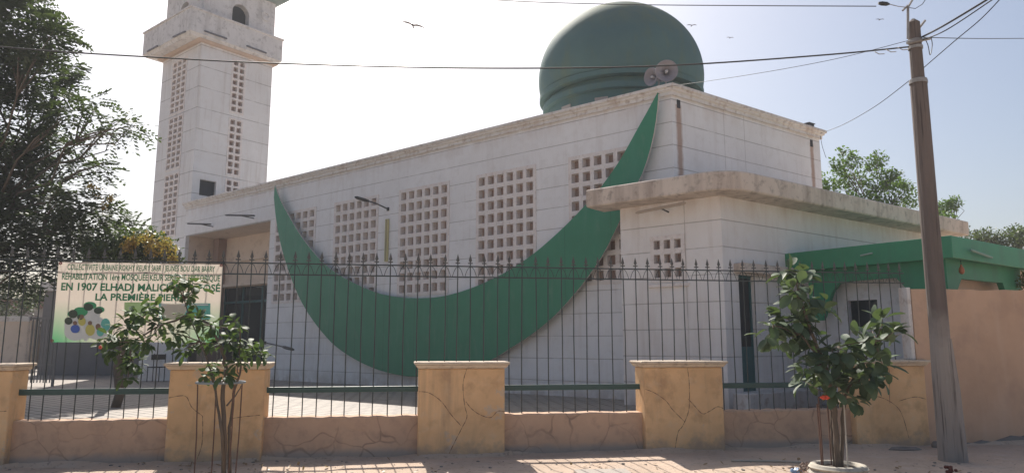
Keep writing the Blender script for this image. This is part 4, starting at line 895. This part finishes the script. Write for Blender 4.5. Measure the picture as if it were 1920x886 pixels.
# ------------------------------------------------------------ foliage
def leaf_object(name, C_, Dir, Nrm, Ln, Wd, mat, parent, org, rnd, shape='quad', droop=.15):
    """leaves as small folded blades; arrays of centres, directions, normals, lengths, widths"""
    n_ = len(C_); C_ = np.asarray(C_); Dir = np.asarray(Dir); Nrm = np.asarray(Nrm)
    Dir = Dir/np.linalg.norm(Dir, axis=1, keepdims=True); Sd = np.cross(Dir, Nrm); Sd /= np.linalg.norm(Sd, axis=1, keepdims=True)+1e-9; Up = np.cross(Sd, Dir)
    Ln = np.asarray(Ln)[:,None]; Wd = np.asarray(Wd)[:,None]
    if shape == 'quad':
        V = np.stack([C_, C_+Dir*Ln*.5+Sd*Wd*.5, C_+Dir*Ln, C_+Dir*Ln*.5-Sd*Wd*.5], 1); k = 4; fc = [(0,1,2,3)]
    else:
        prof = [(0,.06),(.22,.34),(.5,.5),(.78,.4),(.95,.14)]
        rows = []
        for t_, w_ in prof:
            c = C_+Dir*Ln*t_-Up*Ln*droop*t_*t_; rows += [c+Sd*Wd*w_+Up*Wd*.12*w_*2, c, c-Sd*Wd*w_+Up*Wd*.12*w_*2]
        V = np.stack(rows, 1); k = 15; fc = []
        for r_ in range(4):
            for s_ in range(2): a = r_*3+s_; fc.append((a, a+1, a+4, a+3))
    V = (V-np.array(org)[None,None,:]).reshape(-1, 3); nf = len(fc)
    Fi = (np.arange(n_)[:,None,None]*k+np.array(fc)[None]).reshape(-1, 4)
    me = bpy.data.meshes.new(name); me.vertices.add(len(V)); me.vertices.foreach_set('co', V.ravel().astype(np.float32))
    me.loops.add(Fi.size); me.loops.foreach_set('vertex_index', Fi.ravel().astype(np.int32)); me.polygons.add(len(Fi))
    me.polygons.foreach_set('loop_start', np.arange(0, Fi.size, 4, dtype=np.int32)); me.polygons.foreach_set('loop_total', np.full(len(Fi), 4, dtype=np.int32))
    me.update(calc_edges=True); at = me.attributes.new('rnd', 'FLOAT', 'FACE'); at.data.foreach_set('value', np.repeat(rnd, nf).astype(np.float32))
    if shape != 'quad': me.polygons.foreach_set('use_smooth', np.ones(len(Fi), dtype=bool))
    me.materials.append(mat); me.validate(); o = bpy.data.objects.new(name, me); COL.objects.link(o); o.parent = parent; o.location = Vector(org)-wp(parent); return o
RS = np.random.RandomState(11)
def unit(n_): v = RS.normal(size=(n_,3)); return v/np.linalg.norm(v, axis=1, keepdims=True)
m_bark = plain('bark', (.13,.1,.075), .9, (.08,.06,.045), 6, bumps=.8, bscale=18)
def limb(mb, a, b, r0, r1, wob=.08, n_=6):
    a, b = Vector(a), Vector(b); Ln_ = (b-a).length; pts = []
    for i in range(n_+1):
        t = i/n_; p = a.lerp(b, t); 
        if 0 < i < n_: p = p+Vector(RS.normal(size=3))*wob*Ln_*.25
        p.z += math.sin(t*math.pi)*Ln_*.05; pts.append(p)
    mb.tube(pts, [r0+(r1-r0)*i/n_ for i in range(n_+1)], 7); return pts
def tree(name, label, base, clumps, mat, sprays, leaflets, ll, lw, trunk_r, group=None, flower=None, feather=True, cat='tree', fork=None):
    """clumps: list of (centre Vector, radius)"""
    rt = thing(name, label, cat, base, group); tb_ = MB(); base = Vector(base)
    mean = Vector((0,0,0)); 
    for c, r_ in clumps: mean += c/len(clumps)
    fk = fork or base.lerp(Vector((mean.x, mean.y, min(c.z for c, _ in clumps))), .7)
    limb(tb_, base-Vector((0,0,.1)), fk, trunk_r, trunk_r*.75); 
    for c, r_ in clumps:
        st = fk if (c-fk).length < 4 else fk.lerp(mean, .4); q = limb(tb_, st, c, trunk_r*.16, trunk_r*.03, .18)
        for _ in range(3): limb(tb_, q[4], c+Vector(unit(1)[0])*r_*.8, trunk_r*.1, trunk_r*.02, n_=3)
    if (fk-mean).length > 1: limb(tb_, fk, fk.lerp(mean, .4), trunk_r*.6, trunk_r*.4)
    obj('trunk', tb_, m_bark, rt, smooth=True)
    C_, D_, N_, Ls, Ws, Rn = [], [], [], [], [], []; fl = []
    for c, r_ in clumps:
        ns = int(sprays*(r_**2)); cc = np.array(c)
        P = unit(ns)*(r_*RS.uniform(.35,1.0,size=(ns,1))**.7)*np.array([1,1,.72]); out = P/np.linalg.norm(P, axis=1, keepdims=True)
        d = out*.8+unit(ns)*.7+np.array([0,0,-.15]); d /= np.linalg.norm(d, axis=1, keepdims=True)
        up = np.tile([0,0,1.], (ns,1))+unit(ns)*.35; sd = np.cross(d, up); sd /= np.linalg.norm(sd, axis=1, keepdims=True)
        tone = np.clip(RS.uniform(.0,.75)+RS.normal(0,.12,size=ns), 0, 1)
        for k in range(leaflets):
            t_ = (k//2+.5)/(leaflets/2)*ll*leaflets*.28; s_ = 1 if k % 2 else -1
            pos = cc+P+d*t_-np.array([0,0,1])*(t_**2)*.6
            if feather: ld = sd*s_+d*.45
            else: ld = unit(ns)*.7+d*.3+sd*s_*.5; pos = cc+P+unit(ns)*ll*1.0
            C_.append(pos); D_.append(ld+unit(ns)*.15); N_.append(up+unit(ns)*.3); Ls.append(ll*RS.uniform(.7,1.25,ns)); Ws.append(lw*RS.uniform(.7,1.2,ns)); Rn.append(np.clip(tone+RS.normal(0,.08,ns), 0, 1))
        if flower: 
            if c.x > flower[1]: fl.append((cc, r_))
    C_ = np.concatenate(C_)
    leaf_object('crown', C_, np.concatenate(D_), np.concatenate(N_), np.concatenate(Ls), np.concatenate(Ws), mat, rt, base, np.concatenate(Rn))
    print(name, len(C_))
    return rt, fl
m_lf1 = leafmat('dark_leaves', (.036,.052,.032), (.085,.1,.058), trans=.25, rough=.6)
m_lf2 = leafmat('bright_leaves', (.05,.11,.022), (.11,.2,.04), trans=.4, rough=.55)
m_lf3 = leafmat('olive_leaves', (.05,.075,.03), (.09,.12,.05), trans=.3)
m_flw = leafmat('yellow_blossom', (.36,.21,.05), (.46,.31,.1), trans=.4, rough=.7)
# big tree on the left
cl = []
TD = 15.0
for px, py, rp in ((20,40,85),(80,70,62),(60,150,80),(132,128,22),(-30,120,90),(20,230,90),(118,200,44),(172,192,20),(90,275,48),(172,262,20),(215,238,28),(245,238,22),(20,320,85),(150,312,26),(190,318,26),(60,370,72),(135,385,44),(180,400,46),(10,430,80),(100,440,62),(190,430,46),(240,435,36),(60,500,50),(-40,300,90),(-60,430,90),(150,470,45),(20,530,38),(0,-60,90),(-80,0,100)):
    Y = TD+RS.uniform(-1.2,1.6); cl.append((at_y(px,py,Y), rp/1355*Y*.86))
rt0, _ = tree('feathery_tree', 'big dark feathery tree filling the left edge behind the fence', (cl[0][0].x-1.5, TD, GZ), cl, m_lf1, 430, 12, .125, .066, .24, fork=Vector((cl[0][0].x-1.4, TD, 2.6)))
# flowering shrub tree beside the minaret foot
cl = []
for px, py, rp in ((262,455,40),(295,462,34),(225,470,36),(250,485,40),(310,485,26),(190,475,34)):
    Y = 13.6+RS.uniform(-.5,.5); cl.append((at_y(px,py,Y), rp/1355*Y))
bt = at_z(268, 700, GZ); rt, _ = tree('flowering_tree', 'small tree with golden yellow blossom in front of the minaret foot', (at_y(236,500,13.6).x, 13.6, GZ), cl, m_lf3, 800, 8, .1, .055, .09, feather=False)
def blossom(rt, spots, cnt, Y, sz=.05):
    C_ = []
    for px, py, rp in spots:
        c = np.array(at_y(px,py,Y)); r_ = rp/1355*Y; C_.append(c+unit(cnt)*(r_*RS.uniform(.2,1,size=(cnt,1))))
    C_ = np.concatenate(C_); n_ = len(C_); leaf_object('blossom', C_, unit(n_), unit(n_), RS.uniform(sz*.6,sz*1.3,n_), RS.uniform(sz*.6,sz,n_), m_flw, rt, wp(rt), RS.uniform(0,1,n_))
blossom(rt, ((250,450,16),(275,448,18),(300,455,20),(315,470,20),(285,470,16),(325,485,12),(240,462,14)), 120, 13.2, .055)
blossom(rt0, ((185,365,14),(195,385,14),(170,350,9),(208,372,8)), 60, 13.9)
# trees behind the annex on the right
def bush_tree(label, spots, Y0, mat, sprays, ll, lw, group='green trees behind the annex and the veranda', name='leafy_tree', jit=1.0):
    cl = []
    for px, py, rp in spots: Y = Y0+RS.uniform(-jit,jit); cl.append((at_y(px,py,Y), rp/1355*Y))
    mx_ = sum(c.x for c, _ in cl)/len(cl)
    return tree(name, label, (mx_, Y0, GZ-.45), cl, mat, sprays*3, 6, ll, lw, .16, group=group, feather=False)
bush_tree('bright green tree rising just right of the hall end wall', ((1555,345,26),(1572,312,18),(1600,300,20),(1580,286,10),(1600,340,28),(1640,308,20),(1648,290,9),(1645,345,28),(1620,380,34),(1670,330,20),(1685,355,22),(1560,385,26),(1660,390,34),(1702,350,12),(1708,378,18),(1590,395,40)), 24, m_lf2, 120, .13, .08)
bush_tree('small green tree top just right of the pole above the slab', ((1775,388,20),(1790,380,14),(1770,410,18),(1750,400,18)), 26, m_lf2, 200, .11, .07)
bush_tree('low dusty green tree line at the right edge above the canopy', ((1820,445,20),(1850,440,18),(1875,448,18),(1900,438,18),(1925,445,26),(1840,460,24),(1890,462,26),(1950,450,40)), 30, m_lf3, 130, .13, .08)
bush_tree('sparse bush at the far right below the canopy edge', ((1925,530,14),(1935,515,14)), 13.5, m_lf2, 900, .06, .04, jit=.1)

# street shrubs with big leaves
def big_leaf_shrub(label, base, tips, stems, mat, ll, lw, per, name, up=.3):
    rt = thing(name, label, 'shrub', base); base = Vector(base); st = MB()
    for pts, r0, r1 in stems:
        P = [Vector(p) for p in pts]; q = []
        for i in range(len(P)-1):
            for k in range(4): q.append(P[i].lerp(P[i+1], k/4)+(Vector(RS.normal(size=3))*.006 if k else Vector((0,0,0))))
        q.append(P[-1]); st.tube(q, [r0+(r1-r0)*i/(len(q)-1) for i in range(len(q))], 7)
    C_, D_, N_, Ls, Ws, Rn = [], [], [], [], [], []
    for c, r_, tone in tips:
        c = Vector(c)
        near = min((Vector(p) for pts, *_ in stems for p in pts), key=lambda p: (p-c).length); st.tube([near, near.lerp(c,.5)+Vector(RS.normal(size=3))*.02, c], [.009,.007,.004], 5)
        n_ = max(3, int(per*(r_/.15)**2)); o = unit(n_)*np.array([1,1,.8]); P = np.array(c)+o*(r_*RS.uniform(.1,.8,size=(n_,1)))
        d = o*1.0+unit(n_)*.5+np.array([0,0,-.25+up*.5]); nn = o*.6+np.array([0,0,1.0])+unit(n_)*.35
        C_.append(P); D_.append(d); N_.append(nn); Ls.append(ll*RS.uniform(.65,1.2,n_)); Ws.append(lw*RS.uniform(.7,1.15,n_)); Rn.append(np.clip(tone+RS.normal(0,.15,n_),0,.89)+(RS.uniform(size=n_)>.97)*.1)
    obj('stem', st, m_bark, rt, smooth=True)
    leaf_object('leaves', np.concatenate(C_), np.concatenate(D_), np.concatenate(N_), np.concatenate(Ls), np.concatenate(Ws), mat, rt, base, np.concatenate(Rn), shape='leaf', droop=.3)
    return rt
m_lfs = leafmat('shrub_leaves', (.04,.08,.035), (.09,.15,.05), (.3,.34,.12), trans=.25, rough=.6)
m_lfa = leafmat('almond_leaves', (.06,.1,.06), (.13,.18,.095), (.25,.3,.1), trans=.18, rough=.6)
YS = 8.0; Sb = at_z(425, 896, 0)
def a8(px, py, dy=0): return at_y(px, py, YS+dy)
tips = []
for px, py, rp, t_ in ((340,522,22,.35),(325,535,16,.25),(365,535,24,.6),(350,552,15,.5),(262,590,28,.35),(285,578,20,.5),(240,612,26,.3),(215,632,26,.3),(205,655,22,.25),(235,650,28,.35),(250,680,26,.35),(240,708,16,.4),(270,640,26,.3),(300,605,26,.25),(325,625,28,.3),(345,655,24,.3),(370,600,24,.25),(385,640,26,.35),(400,610,18,.3),(350,590,20,.4),(440,615,20,.3),(430,640,24,.3),(460,650,26,.4),(480,660,22,.45),(495,665,14,.5),(445,680,22,.3),(400,690,22,.4),(420,700,20,.3),(380,700,14,.3),(195,635,14,.3),(440,600,12,.4)):
    tips.append((a8(px,py,RS.uniform(-.3,.25)), rp/1355*YS, t_))
B0_ = Sb
stems = [([B0_+Vector((-.03,0,-.05)), a8(420,800), a8(418,730), a8(425,690), a8(415,650), a8(395,610), a8(360,590), a8(300,610), a8(245,640)], .028, .008),
         ([B0_+Vector((.03,.02,-.05)), a8(430,800,.05), a8(438,740,.1), a8(450,700), a8(450,650)], .022, .007), ([B0_+Vector((0,-.03,-.05)), a8(416,810,-.05), a8(405,740,-.05), a8(398,700,-.05), a8(375,640), a8(345,560)], .018, .006), ([a8(300,610), a8(262,600)], .007, .004), ([a8(425,760), a8(445,735), a8(455,720)], .01, .005)]
sh1 = big_leaf_shrub('spindly many-stemmed shrub with arching crown in front of the banner', Sb, tips, stems, m_lfs, .115, .065, 32, 'street_shrub')
fl_ = MB()
def blob(mb, c, r_, seed):
    rr = random.Random(seed); 
    for k in range(5):
        a = k*1.256; p = Vector(c)+Vector((math.cos(a)*r_*.6, rr.uniform(-.3,.3)*r_, math.sin(a)*r_*.6)); mb.lathe(p, [(0,-r_*.5),(r_*.45,-r_*.2),(r_*.5,.1*r_),(0,r_*.5)], 6)
m_red = plain('red_flower', (.6,.05,.02), .5, (.5,.08,.03), 20, bumps=0)
for px, py, r_ in ((218,611,.025),(172,652,.022)):
    b = MB(); c = a8(px,py,-.1) if px > 200 else a8(188,650,-.12); blob(b, c, r_, px); obj('red_flower', b, m_red, sh1, org=c)
# hoop guard with rods round the shrub
hp = thing('plant_guard', 'metal hoop on thin rods round the spindly shrub stems', 'plant guard', Sb+Vector((0,0,0)))
hc = a8(414,716); b = MB(); hr = .25
b.tube([hc+Vector((hr*math.cos(2*math.pi*k/28), hr*math.sin(2*math.pi*k/28), 0)) for k in range(29)], .012, 6, cap=False); obj('hoop', b, plain('hoop_grey', (.25,.29,.32), .45), hp)
m_rod = plain('rusty_rod', (.1,.05,.035), .8, (.16,.08,.05), 20)
for dx, dy in ((-.24,-.03),(.18,.15),(.2,-.14),(-.13,.2)):
    b = MB(); b.tube([Vector((hc.x+dx, hc.y+dy, hc.z)), Vector((hc.x+dx*.95+.01, hc.y+dy*.9, .5)), Vector((hc.x+dx*.9, hc.y+dy*.9, -.03))], .007, 5); obj('rod', b, m_rod, hp)
tn = thing('planter_can', 'cut tin can and blue rag at the foot of the spindly shrub', 'can', Sb+Vector((.12,-.02,0)))
b = MB(); b.lathe(Sb+Vector((.14,-.05,-.02)), [(.0,0),(.05,0),(.052,.075),(.046,.075),(.044,.01)], 16); obj('can_body', b, plain('tin_brown', (.2,.12,.08), .5), tn)
b = MB(); b.lathe(Sb+Vector((-.02,-.07,-.01)), [(.06,0),(.05,.03),(.02,.05),(0,.045)], 9, wob=.2); obj('blue_rag', b, plain('blue_plastic', (.15,.22,.32), .5), tn)

YR = 8.15; Rb = at_z(1572, 889, 0); Rb = Vector((at_y(1572,880,YR).x, YR, 0))
def a9(px, py, dy=0): return at_y(px, py, YR+dy)
tips = []
for px, py, rp, t_ in ((1478,510,22,.5),(1505,515,22,.55),(1490,545,28,.4),(1520,560,26,.3),(1500,575,24,.25),(1550,568,14,.7),(1545,580,12,.6),(1470,595,28,.45),(1450,610,24,.5),(1440,630,20,.5),(1500,605,30,.4),(1520,635,28,.3),(1480,630,26,.3),(1530,660,24,.3),(1560,660,20,.35),(1655,605,22,.6),(1635,620,24,.6),(1675,622,18,.55),(1650,640,26,.4),(1690,625,10,.5),(1620,640,22,.4),(1600,655,24,.35),(1520,690,30,.3),(1550,700,30,.25),(1590,690,30,.3),(1630,680,28,.35),(1655,685,24,.4),(1510,715,22,.35),(1560,725,28,.25),(1610,715,30,.3),(1640,705,24,.35),(1600,745,20,.25),(1585,660,22,.3)):
    tips.append((a9(px,py,RS.uniform(-.25,.3)), rp/1355*YR, t_))
b0 = Rb+Vector((0,0,.1))
stems = [([b0, a9(1567,800), a9(1562,740), a9(1545,680), a9(1520,620), a9(1500,560), a9(1490,520)], .035, .01), ([b0+Vector((.05,.03,0)), a9(1580,800,.05), a9(1585,740,.05), a9(1610,690), a9(1640,640)], .025, .008), ([a9(1562,740), a9(1575,700), a9(1570,650)], .015, .006), ([b0+Vector((-.03,.05,0)), a9(1560,810,.05), a9(1556,760,.05)], .014, .008), ([a9(1545,680), a9(1500,625), a9(1450,610)], .012, .005)]
sh2 = big_leaf_shrub('broad-leaved almond sapling growing out of the white tyre planter', Rb, tips, stems, m_lfa, .18, .115, 18, 'almond_sapling')
b = MB(); c = a9(1547,744,-.2)
for k in range(6): 
    a = k*1.05; b.lathe(c+Vector((math.cos(a)*.035, 0, math.sin(a)*.012)), [(0,-.018),(.02,-.008),(.022,.006),(0,.018)], 7)
obj('red_flower', b, m_red, sh2, org=c); b = MB(); c = a9(1575,750,-.2); blob(b, c, .022, 4); obj('white_flower', b, plain('white_petal', (.75,.72,.66), .6, bumps=0), sh2, org=c)
# thin stakes
sk_ = thing('support_stakes', 'thin brown and white stakes standing in the tyre planter', 'stakes', Rb+Vector((-.1,0,.1)))
for dx, dy, h, m__ in ((-.18,.0,.75,m_rod),(-.13,.08,.82,m_rod),(-.02,.12,.85,m_rod),(.07,-.08,.8,plain('pale_stake', (.45,.42,.36), .8))):
    b = MB(); b.tube([Rb+Vector((dx,dy,.08)), Rb+Vector((dx*1.02,dy,.08+h*.6)), Rb+Vector((dx*1.05,dy,.08+h))], .008, 5); obj('stake', b, m__, sk_)
# tyre planter: stacked white painted tyres
ty = thing('tyre_planter', 'cream painted tyre planter on the pavement holding the almond sapling', 'planter', Rb)
def tyre(zc0, R_, label):
    b = MB(); pr = []
    for k in range(18):
        a = 2*math.pi*k/18; rr_ = .05; ridg = .006*(1 if (k % 3 == 0) else -1); pr.append((R_-rr_*1.0+ (rr_+ridg)*math.cos(a), zc0+.036*math.sin(a)))
    pr.append(pr[0]); b.lathe(Rb, pr, 40); return b
for i, (z, R_) in enumerate(((.03,.32),(.09,.315),(.15,.305))): obj('tyre', tyre(z, R_, None), plain('tyre_paint', (.5,.46,.38), .85, (.38,.34,.28), 7, dirt=(.2,.16,.13), damt=.7), ty, smooth=True)
b = MB(); b.lathe(Rb, [(0,.15),(.1,.155),(.24,.12)], 20, wob=.02); obj('soil', b, plain('soil', (.07,.05,.04), .95, bumps=.8), ty)

# ------------------------------------------------------------ rubble and litter
def rock(px, py, sx_, sy_, sz_, seed, mat, label, name='rubble_stone', group='stones along the foot of the wall'):
    rr = np.random.RandomState(seed); c = at_z(px, py, 0); b = MB()
    prof = [(0,-.3),(.5,-.25),(.5,.25),(.36,.5),(0,.55)]; b.lathe((0,0,0), prof, 9)
    for v in b.v:
        k = 1+rr.uniform(-.22,.22); v.x *= sx_*k; v.y *= sy_*k; v.z *= sz_*(1+rr.uniform(-.15,.15)); v += c
    o = obj(name, b, mat, org=c, bevel=.008); tag(o, label, 'stone', group)
m_rock = plain('rubble', (.24,.215,.19), .95, (.15,.13,.115), 9, bumps=.8, bscale=25)
rock(1722, 830, .36, .2, .2, 1, m_rock, 'largest flat stone lying at the foot of the ochre pillar left of the pole')
rock(1683, 832, .2, .2, .22, 2, m_rock, 'rounded stone left of the largest flat stone')
rock(1758, 838, .16, .18, .16, 3, m_rock, 'stone touching the left side of the pole base')
rock(1598, 822, .16, .12, .24, 4, m_rock, 'upright stone beside the tyre planter at the wall corner')
rock(1700, 842, .5, .2, .06, 5, m_rock, 'low crust of broken mortar in front of the flat stone')
pm_ = MB(); c = at_z(1130, 888, 0); pm_.box(c+Vector((0,-.05,.015)), (.62,.36,.05), R(6)); pv = obj('paving_slab', pm_, plain('pale_slab', (.42,.37,.32), .9, (.34,.3,.26), 5, bumps=.5), org=c, bevel=.01); tag(pv, 'pale loose paving slab lying in the sun patch at the bottom edge', 'paving slab')
# litter pile by the planter
pile = MB(); rr = random.Random(12); pc0 = at_z(1528, 884, 0)
for k in range(46):
    p = pc0+Vector((rr.gauss(0,.1), rr.gauss(-.02,.05), rr.uniform(.0,.09))); a = rr.uniform(0,6.28); Ln_ = rr.uniform(.03,.1)
    pile.tube([p, p+Vector((math.cos(a)*Ln_*.5, math.sin(a)*Ln_*.5, rr.uniform(-.01,.035))), p+Vector((math.cos(a)*Ln_, math.sin(a)*Ln_, rr.uniform(-.02,.02)))], [rr.uniform(.004,.014), rr.uniform(.008,.02), .004], 5)
tag(obj('dry_debris', pile, plain('dry_litter', (.3,.22,.17), .95, (.16,.11,.09), 30), org=pc0), 'heap of dry leaves and twigs left of the tyre planter', 'debris', kind='stuff')
b = MB(); c = at_z(1494, 884, 0); b.lathe(c, [(.07,0),(.06,.03),(.02,.05),(0,.04)], 8, wob=.25); tag(obj('plastic_bag', b, plain('bag_blue', (.18,.3,.5), .4), org=c), 'crumpled blue plastic scrap left of the dry debris', 'litter')
b = MB(); c = at_z(1781, 889, 0); 
for k in range(14): 
    p = c+Vector((rr.gauss(0,.03), rr.gauss(0,.02), rr.uniform(.01,.09))); b.lathe(p, [(0,-.02),(.022,-.01),(.02,.012),(0,.02)], 6)
tag(obj('dried_flower_head', b, plain('maroon_litter', (.12,.03,.02), .8), org=c), 'small maroon dried clump in front of the pole at the bottom edge', 'litter')
b = MB(); c = at_z(1440, 866, 0); b.tube([c+Vector((-.45,.05,.015)), c+Vector((0,0,.02)), c+Vector((.4,-.06,.015))], .014, 6); tag(obj('fallen_batten', b, plain('pale_batten', (.45,.4,.34), .8), org=c), 'thin pale batten lying on the pavement left of the debris', 'batten')
peb = MB()
for k in range(500):
    x, y = rr.uniform(-7,8), rr.uniform(7.0,9.6); s_ = rr.choice((.006,.009,.012,.02))*rr.uniform(.6,1.3)
    if y > FEN.p((x+1.234)/.9885,0,0).y-.1 and False: continue
    peb.lathe((x,y,gz(x,y)), [(s_,0),(s_*.9,s_*.5),(0,s_*.7)], 5)
tag(obj('gravel', peb, m_rock), 'loose pebbles and grit scattered over the dusty pavement', 'gravel', kind='stuff')

# ------------------------------------------------------------ far left background behind the fence
BL = Wall(at_y(80, 640, 27)-Vector((0,0,0)), (1, .05)); BL = Wall((at_y(80,640,27).x, 27), (1,.03))
def bx(W, px0, py0, px1, py1, dep, mat, name, par, off=0, bevel=0):
    u0_, z1_ = W.hit(px0, py0, off); u1_, z0_ = W.hit(px1, py1, off); b = MB(); b.wbox(W, min(u0_,u1_), max(u0_,u1_), z0_, z1_, off-dep, off); return obj(name, b, mat, par, bevel=bevel)
u0_, _ = BL.hit(150, 640); gh = thing('grey_outbuilding', 'grey plastered outbuilding behind the banner', 'outbuilding', BL.p(u0_, GZ))
bx(BL, 84, 545, 345, 712, 3, plain('grey_plaster', (.2,.19,.185), .85, (.15,.14,.14), 2), 'outbuilding_wall', gh)
bx(BL, 78, 528, 350, 545, 3.4, m_cop, 'outbuilding_roof', gh, off=.2)
BW = Wall((at_y(300,640,23).x, 23.0), (1, .1))
wk = thing('white_booth', 'low white wall with small dark window left of the porch', 'wall', BW.p(BW.hit(300,700)[0], GZ))
bx(BW, 268, 575, 345, 716, .3, m_vw, 'booth_wall', wk); bx(BW, 284, 664, 290, 674, .01, m_dark, 'booth_window', wk, off=.015); bx(BW, 292, 664, 299, 674, .01, m_dark, 'booth_window', wk, off=.015)
chs = thing('chair', 'dark metal chair standing before the low white wall', 'chair', BW.p(BW.hit(292,706,.5)[0], GZ, .5))
cc_ = chs.location.copy(); b = MB(); b.box(cc_+Vector((0,0,.44)), (.4,.38,.03)); obj('seat', b, m_blk, chs)
for dx in (-.18,.18):
    for dy in (-.17,.17): b = MB(); b.tube([cc_+Vector((dx,dy,0)), cc_+Vector((dx,dy,.43 if dy < 0 else .85))], .014, 6); obj('leg', b, m_blk, chs)
b = MB(); b.box(cc_+Vector((0,.17,.75)), (.36,.02,.16)); obj('backrest', b, m_blk, chs)
LWl = Wall((at_y(20,640,20).x, 20.0), (1, .02))
lw_ = thing('side_wall', 'pale plastered wall at the left picture edge behind the fence', 'wall', LWl.p(LWl.hit(20,700)[0], GZ))
bx(LWl, -60, 600, 50, 700, .3, m_cream, 'plastered_wall', lw_); bx(LWl, -60, 592, 54, 602, .4, m_cop, 'wall_coping', lw_, off=.05)
gt = thing('metal_gate', 'grey barred gate right of the pale side wall', 'gate', LWl.p(LWl.hit(78,700)[0], GZ))
gu0_, gz_ = LWl.hit(56, 596); gu1_, gz0_ = LWl.hit(100, 690); gz0_ = max(gz0_, GZ)
m_gate = plain('gate_grey', (.22,.21,.2), .6)
for u in (gu0_, gu1_): b = MB(); b.wbox(LWl, u-.03, u+.03, GZ, gz_+.05, -.05, .0); obj('gate_post', b, m_gate, gt)
for z0_, z1_ in ((gz_-.03, gz_+.03), (GZ+.55, GZ+.6)): b = MB(); b.wbox(LWl, gu0_+.03, gu1_-.03, z0_, z1_, -.04, -.01); obj('gate_rail', b, m_gate, gt)
b = MB(); nbar = 9
for k in range(1, nbar): u = gu0_+(gu1_-gu0_)*k/nbar; b.wbox(LWl, u-.012, u+.012, GZ+.1, gz_-.03, -.035, -.015)
tag(obj('gate_bars', b, m_gate, gt))
FH = Wall((at_y(60,570,38).x, 38), (1,-.05))
fh = thing('distant_house', 'distant low house with a reddish roof between gate and tree', 'house', FH.p(FH.hit(60,680)[0], GZ))
bx(FH, -120, 575, 125, 690, 4, plain('house_pale', (.45,.4,.36), .8), 'house_wall', fh); bx(FH, -130, 560, 135, 576, 5, plain('red_roof', (.3,.15,.12), .8), 'house_roof', fh, off=.3)
bush_tree('dark bush mass beyond the gate at the far left', ((20,560,50),(90,550,40),(150,560,40),(-40,570,50),(210,560,30)), 33, m_lf1, 60, .16, .1, group=None, name='background_bush')

# sand blown against the foot of the wall, and dry leaves on the pavement
sd = MB(); rr = random.Random(21); nn_ = 150; ua, ub = -6.5, 12.0
prev = None
for k in range(nn_+1):
    u = ua+(ub-ua)*k/nn_; inp = any(abs(u-c) < PW/2+.03 for c in pcs.values()) or u > pcs[5]-.5
    o_w = .0 if inp else LW; h = max(.006, .03+.022*math.sin(u*2.3)+.015*math.sin(u*5.7+1)+rr.uniform(-.004,.004)); wd_ = .12+.08*math.sin(u*1.9+2)+rr.uniform(-.01,.01)
    cur = [FEN.p(u, h, o_w-.02), FEN.p(u, h*.45, o_w+wd_*.45), FEN.p(u, -.02, o_w+wd_)]
    if prev: sd.add(prev+cur, [(0,1,4,3),(1,2,5,4)])
    prev = cur
tag(obj('sand_drift', sd, MG, smooth=True), 'low drift of dusty sand along the foot of the street wall', kind='stuff')
n_ = 260; X_ = RS.uniform(-6.5,7.5,n_); Y_ = RS.uniform(7.4,9.5,n_); near_ = RS.uniform(size=n_) > .45
X_ = np.where(near_, np.where(RS.uniform(size=n_) > .5, Rb.x+RS.normal(0,.7,n_), Sb.x+RS.normal(0,.7,n_)), X_)
C_ = np.stack([X_, Y_, np.array([gz(x, y)+.01 for x, y in zip(X_, Y_)])], 1); D_ = unit(n_); D_[:,2] *= .15; N_ = np.tile([0,0,1.], (n_,1))+unit(n_)*.3
dr = thing('fallen_leaves', 'dry brown leaves scattered over the pavement', 'leaves', (0,8.3,0)); dr['kind'] = 'stuff'
leaf_object('dry_leaves', C_, D_, N_, RS.uniform(.03,.09,n_), RS.uniform(.02,.045,n_), leafmat('dry_leaf', (.2,.12,.06), (.34,.23,.12), trans=.1), dr, Vector((0,8.3,0)), RS.uniform(0,1,n_), shape='leaf', droop=-.3)
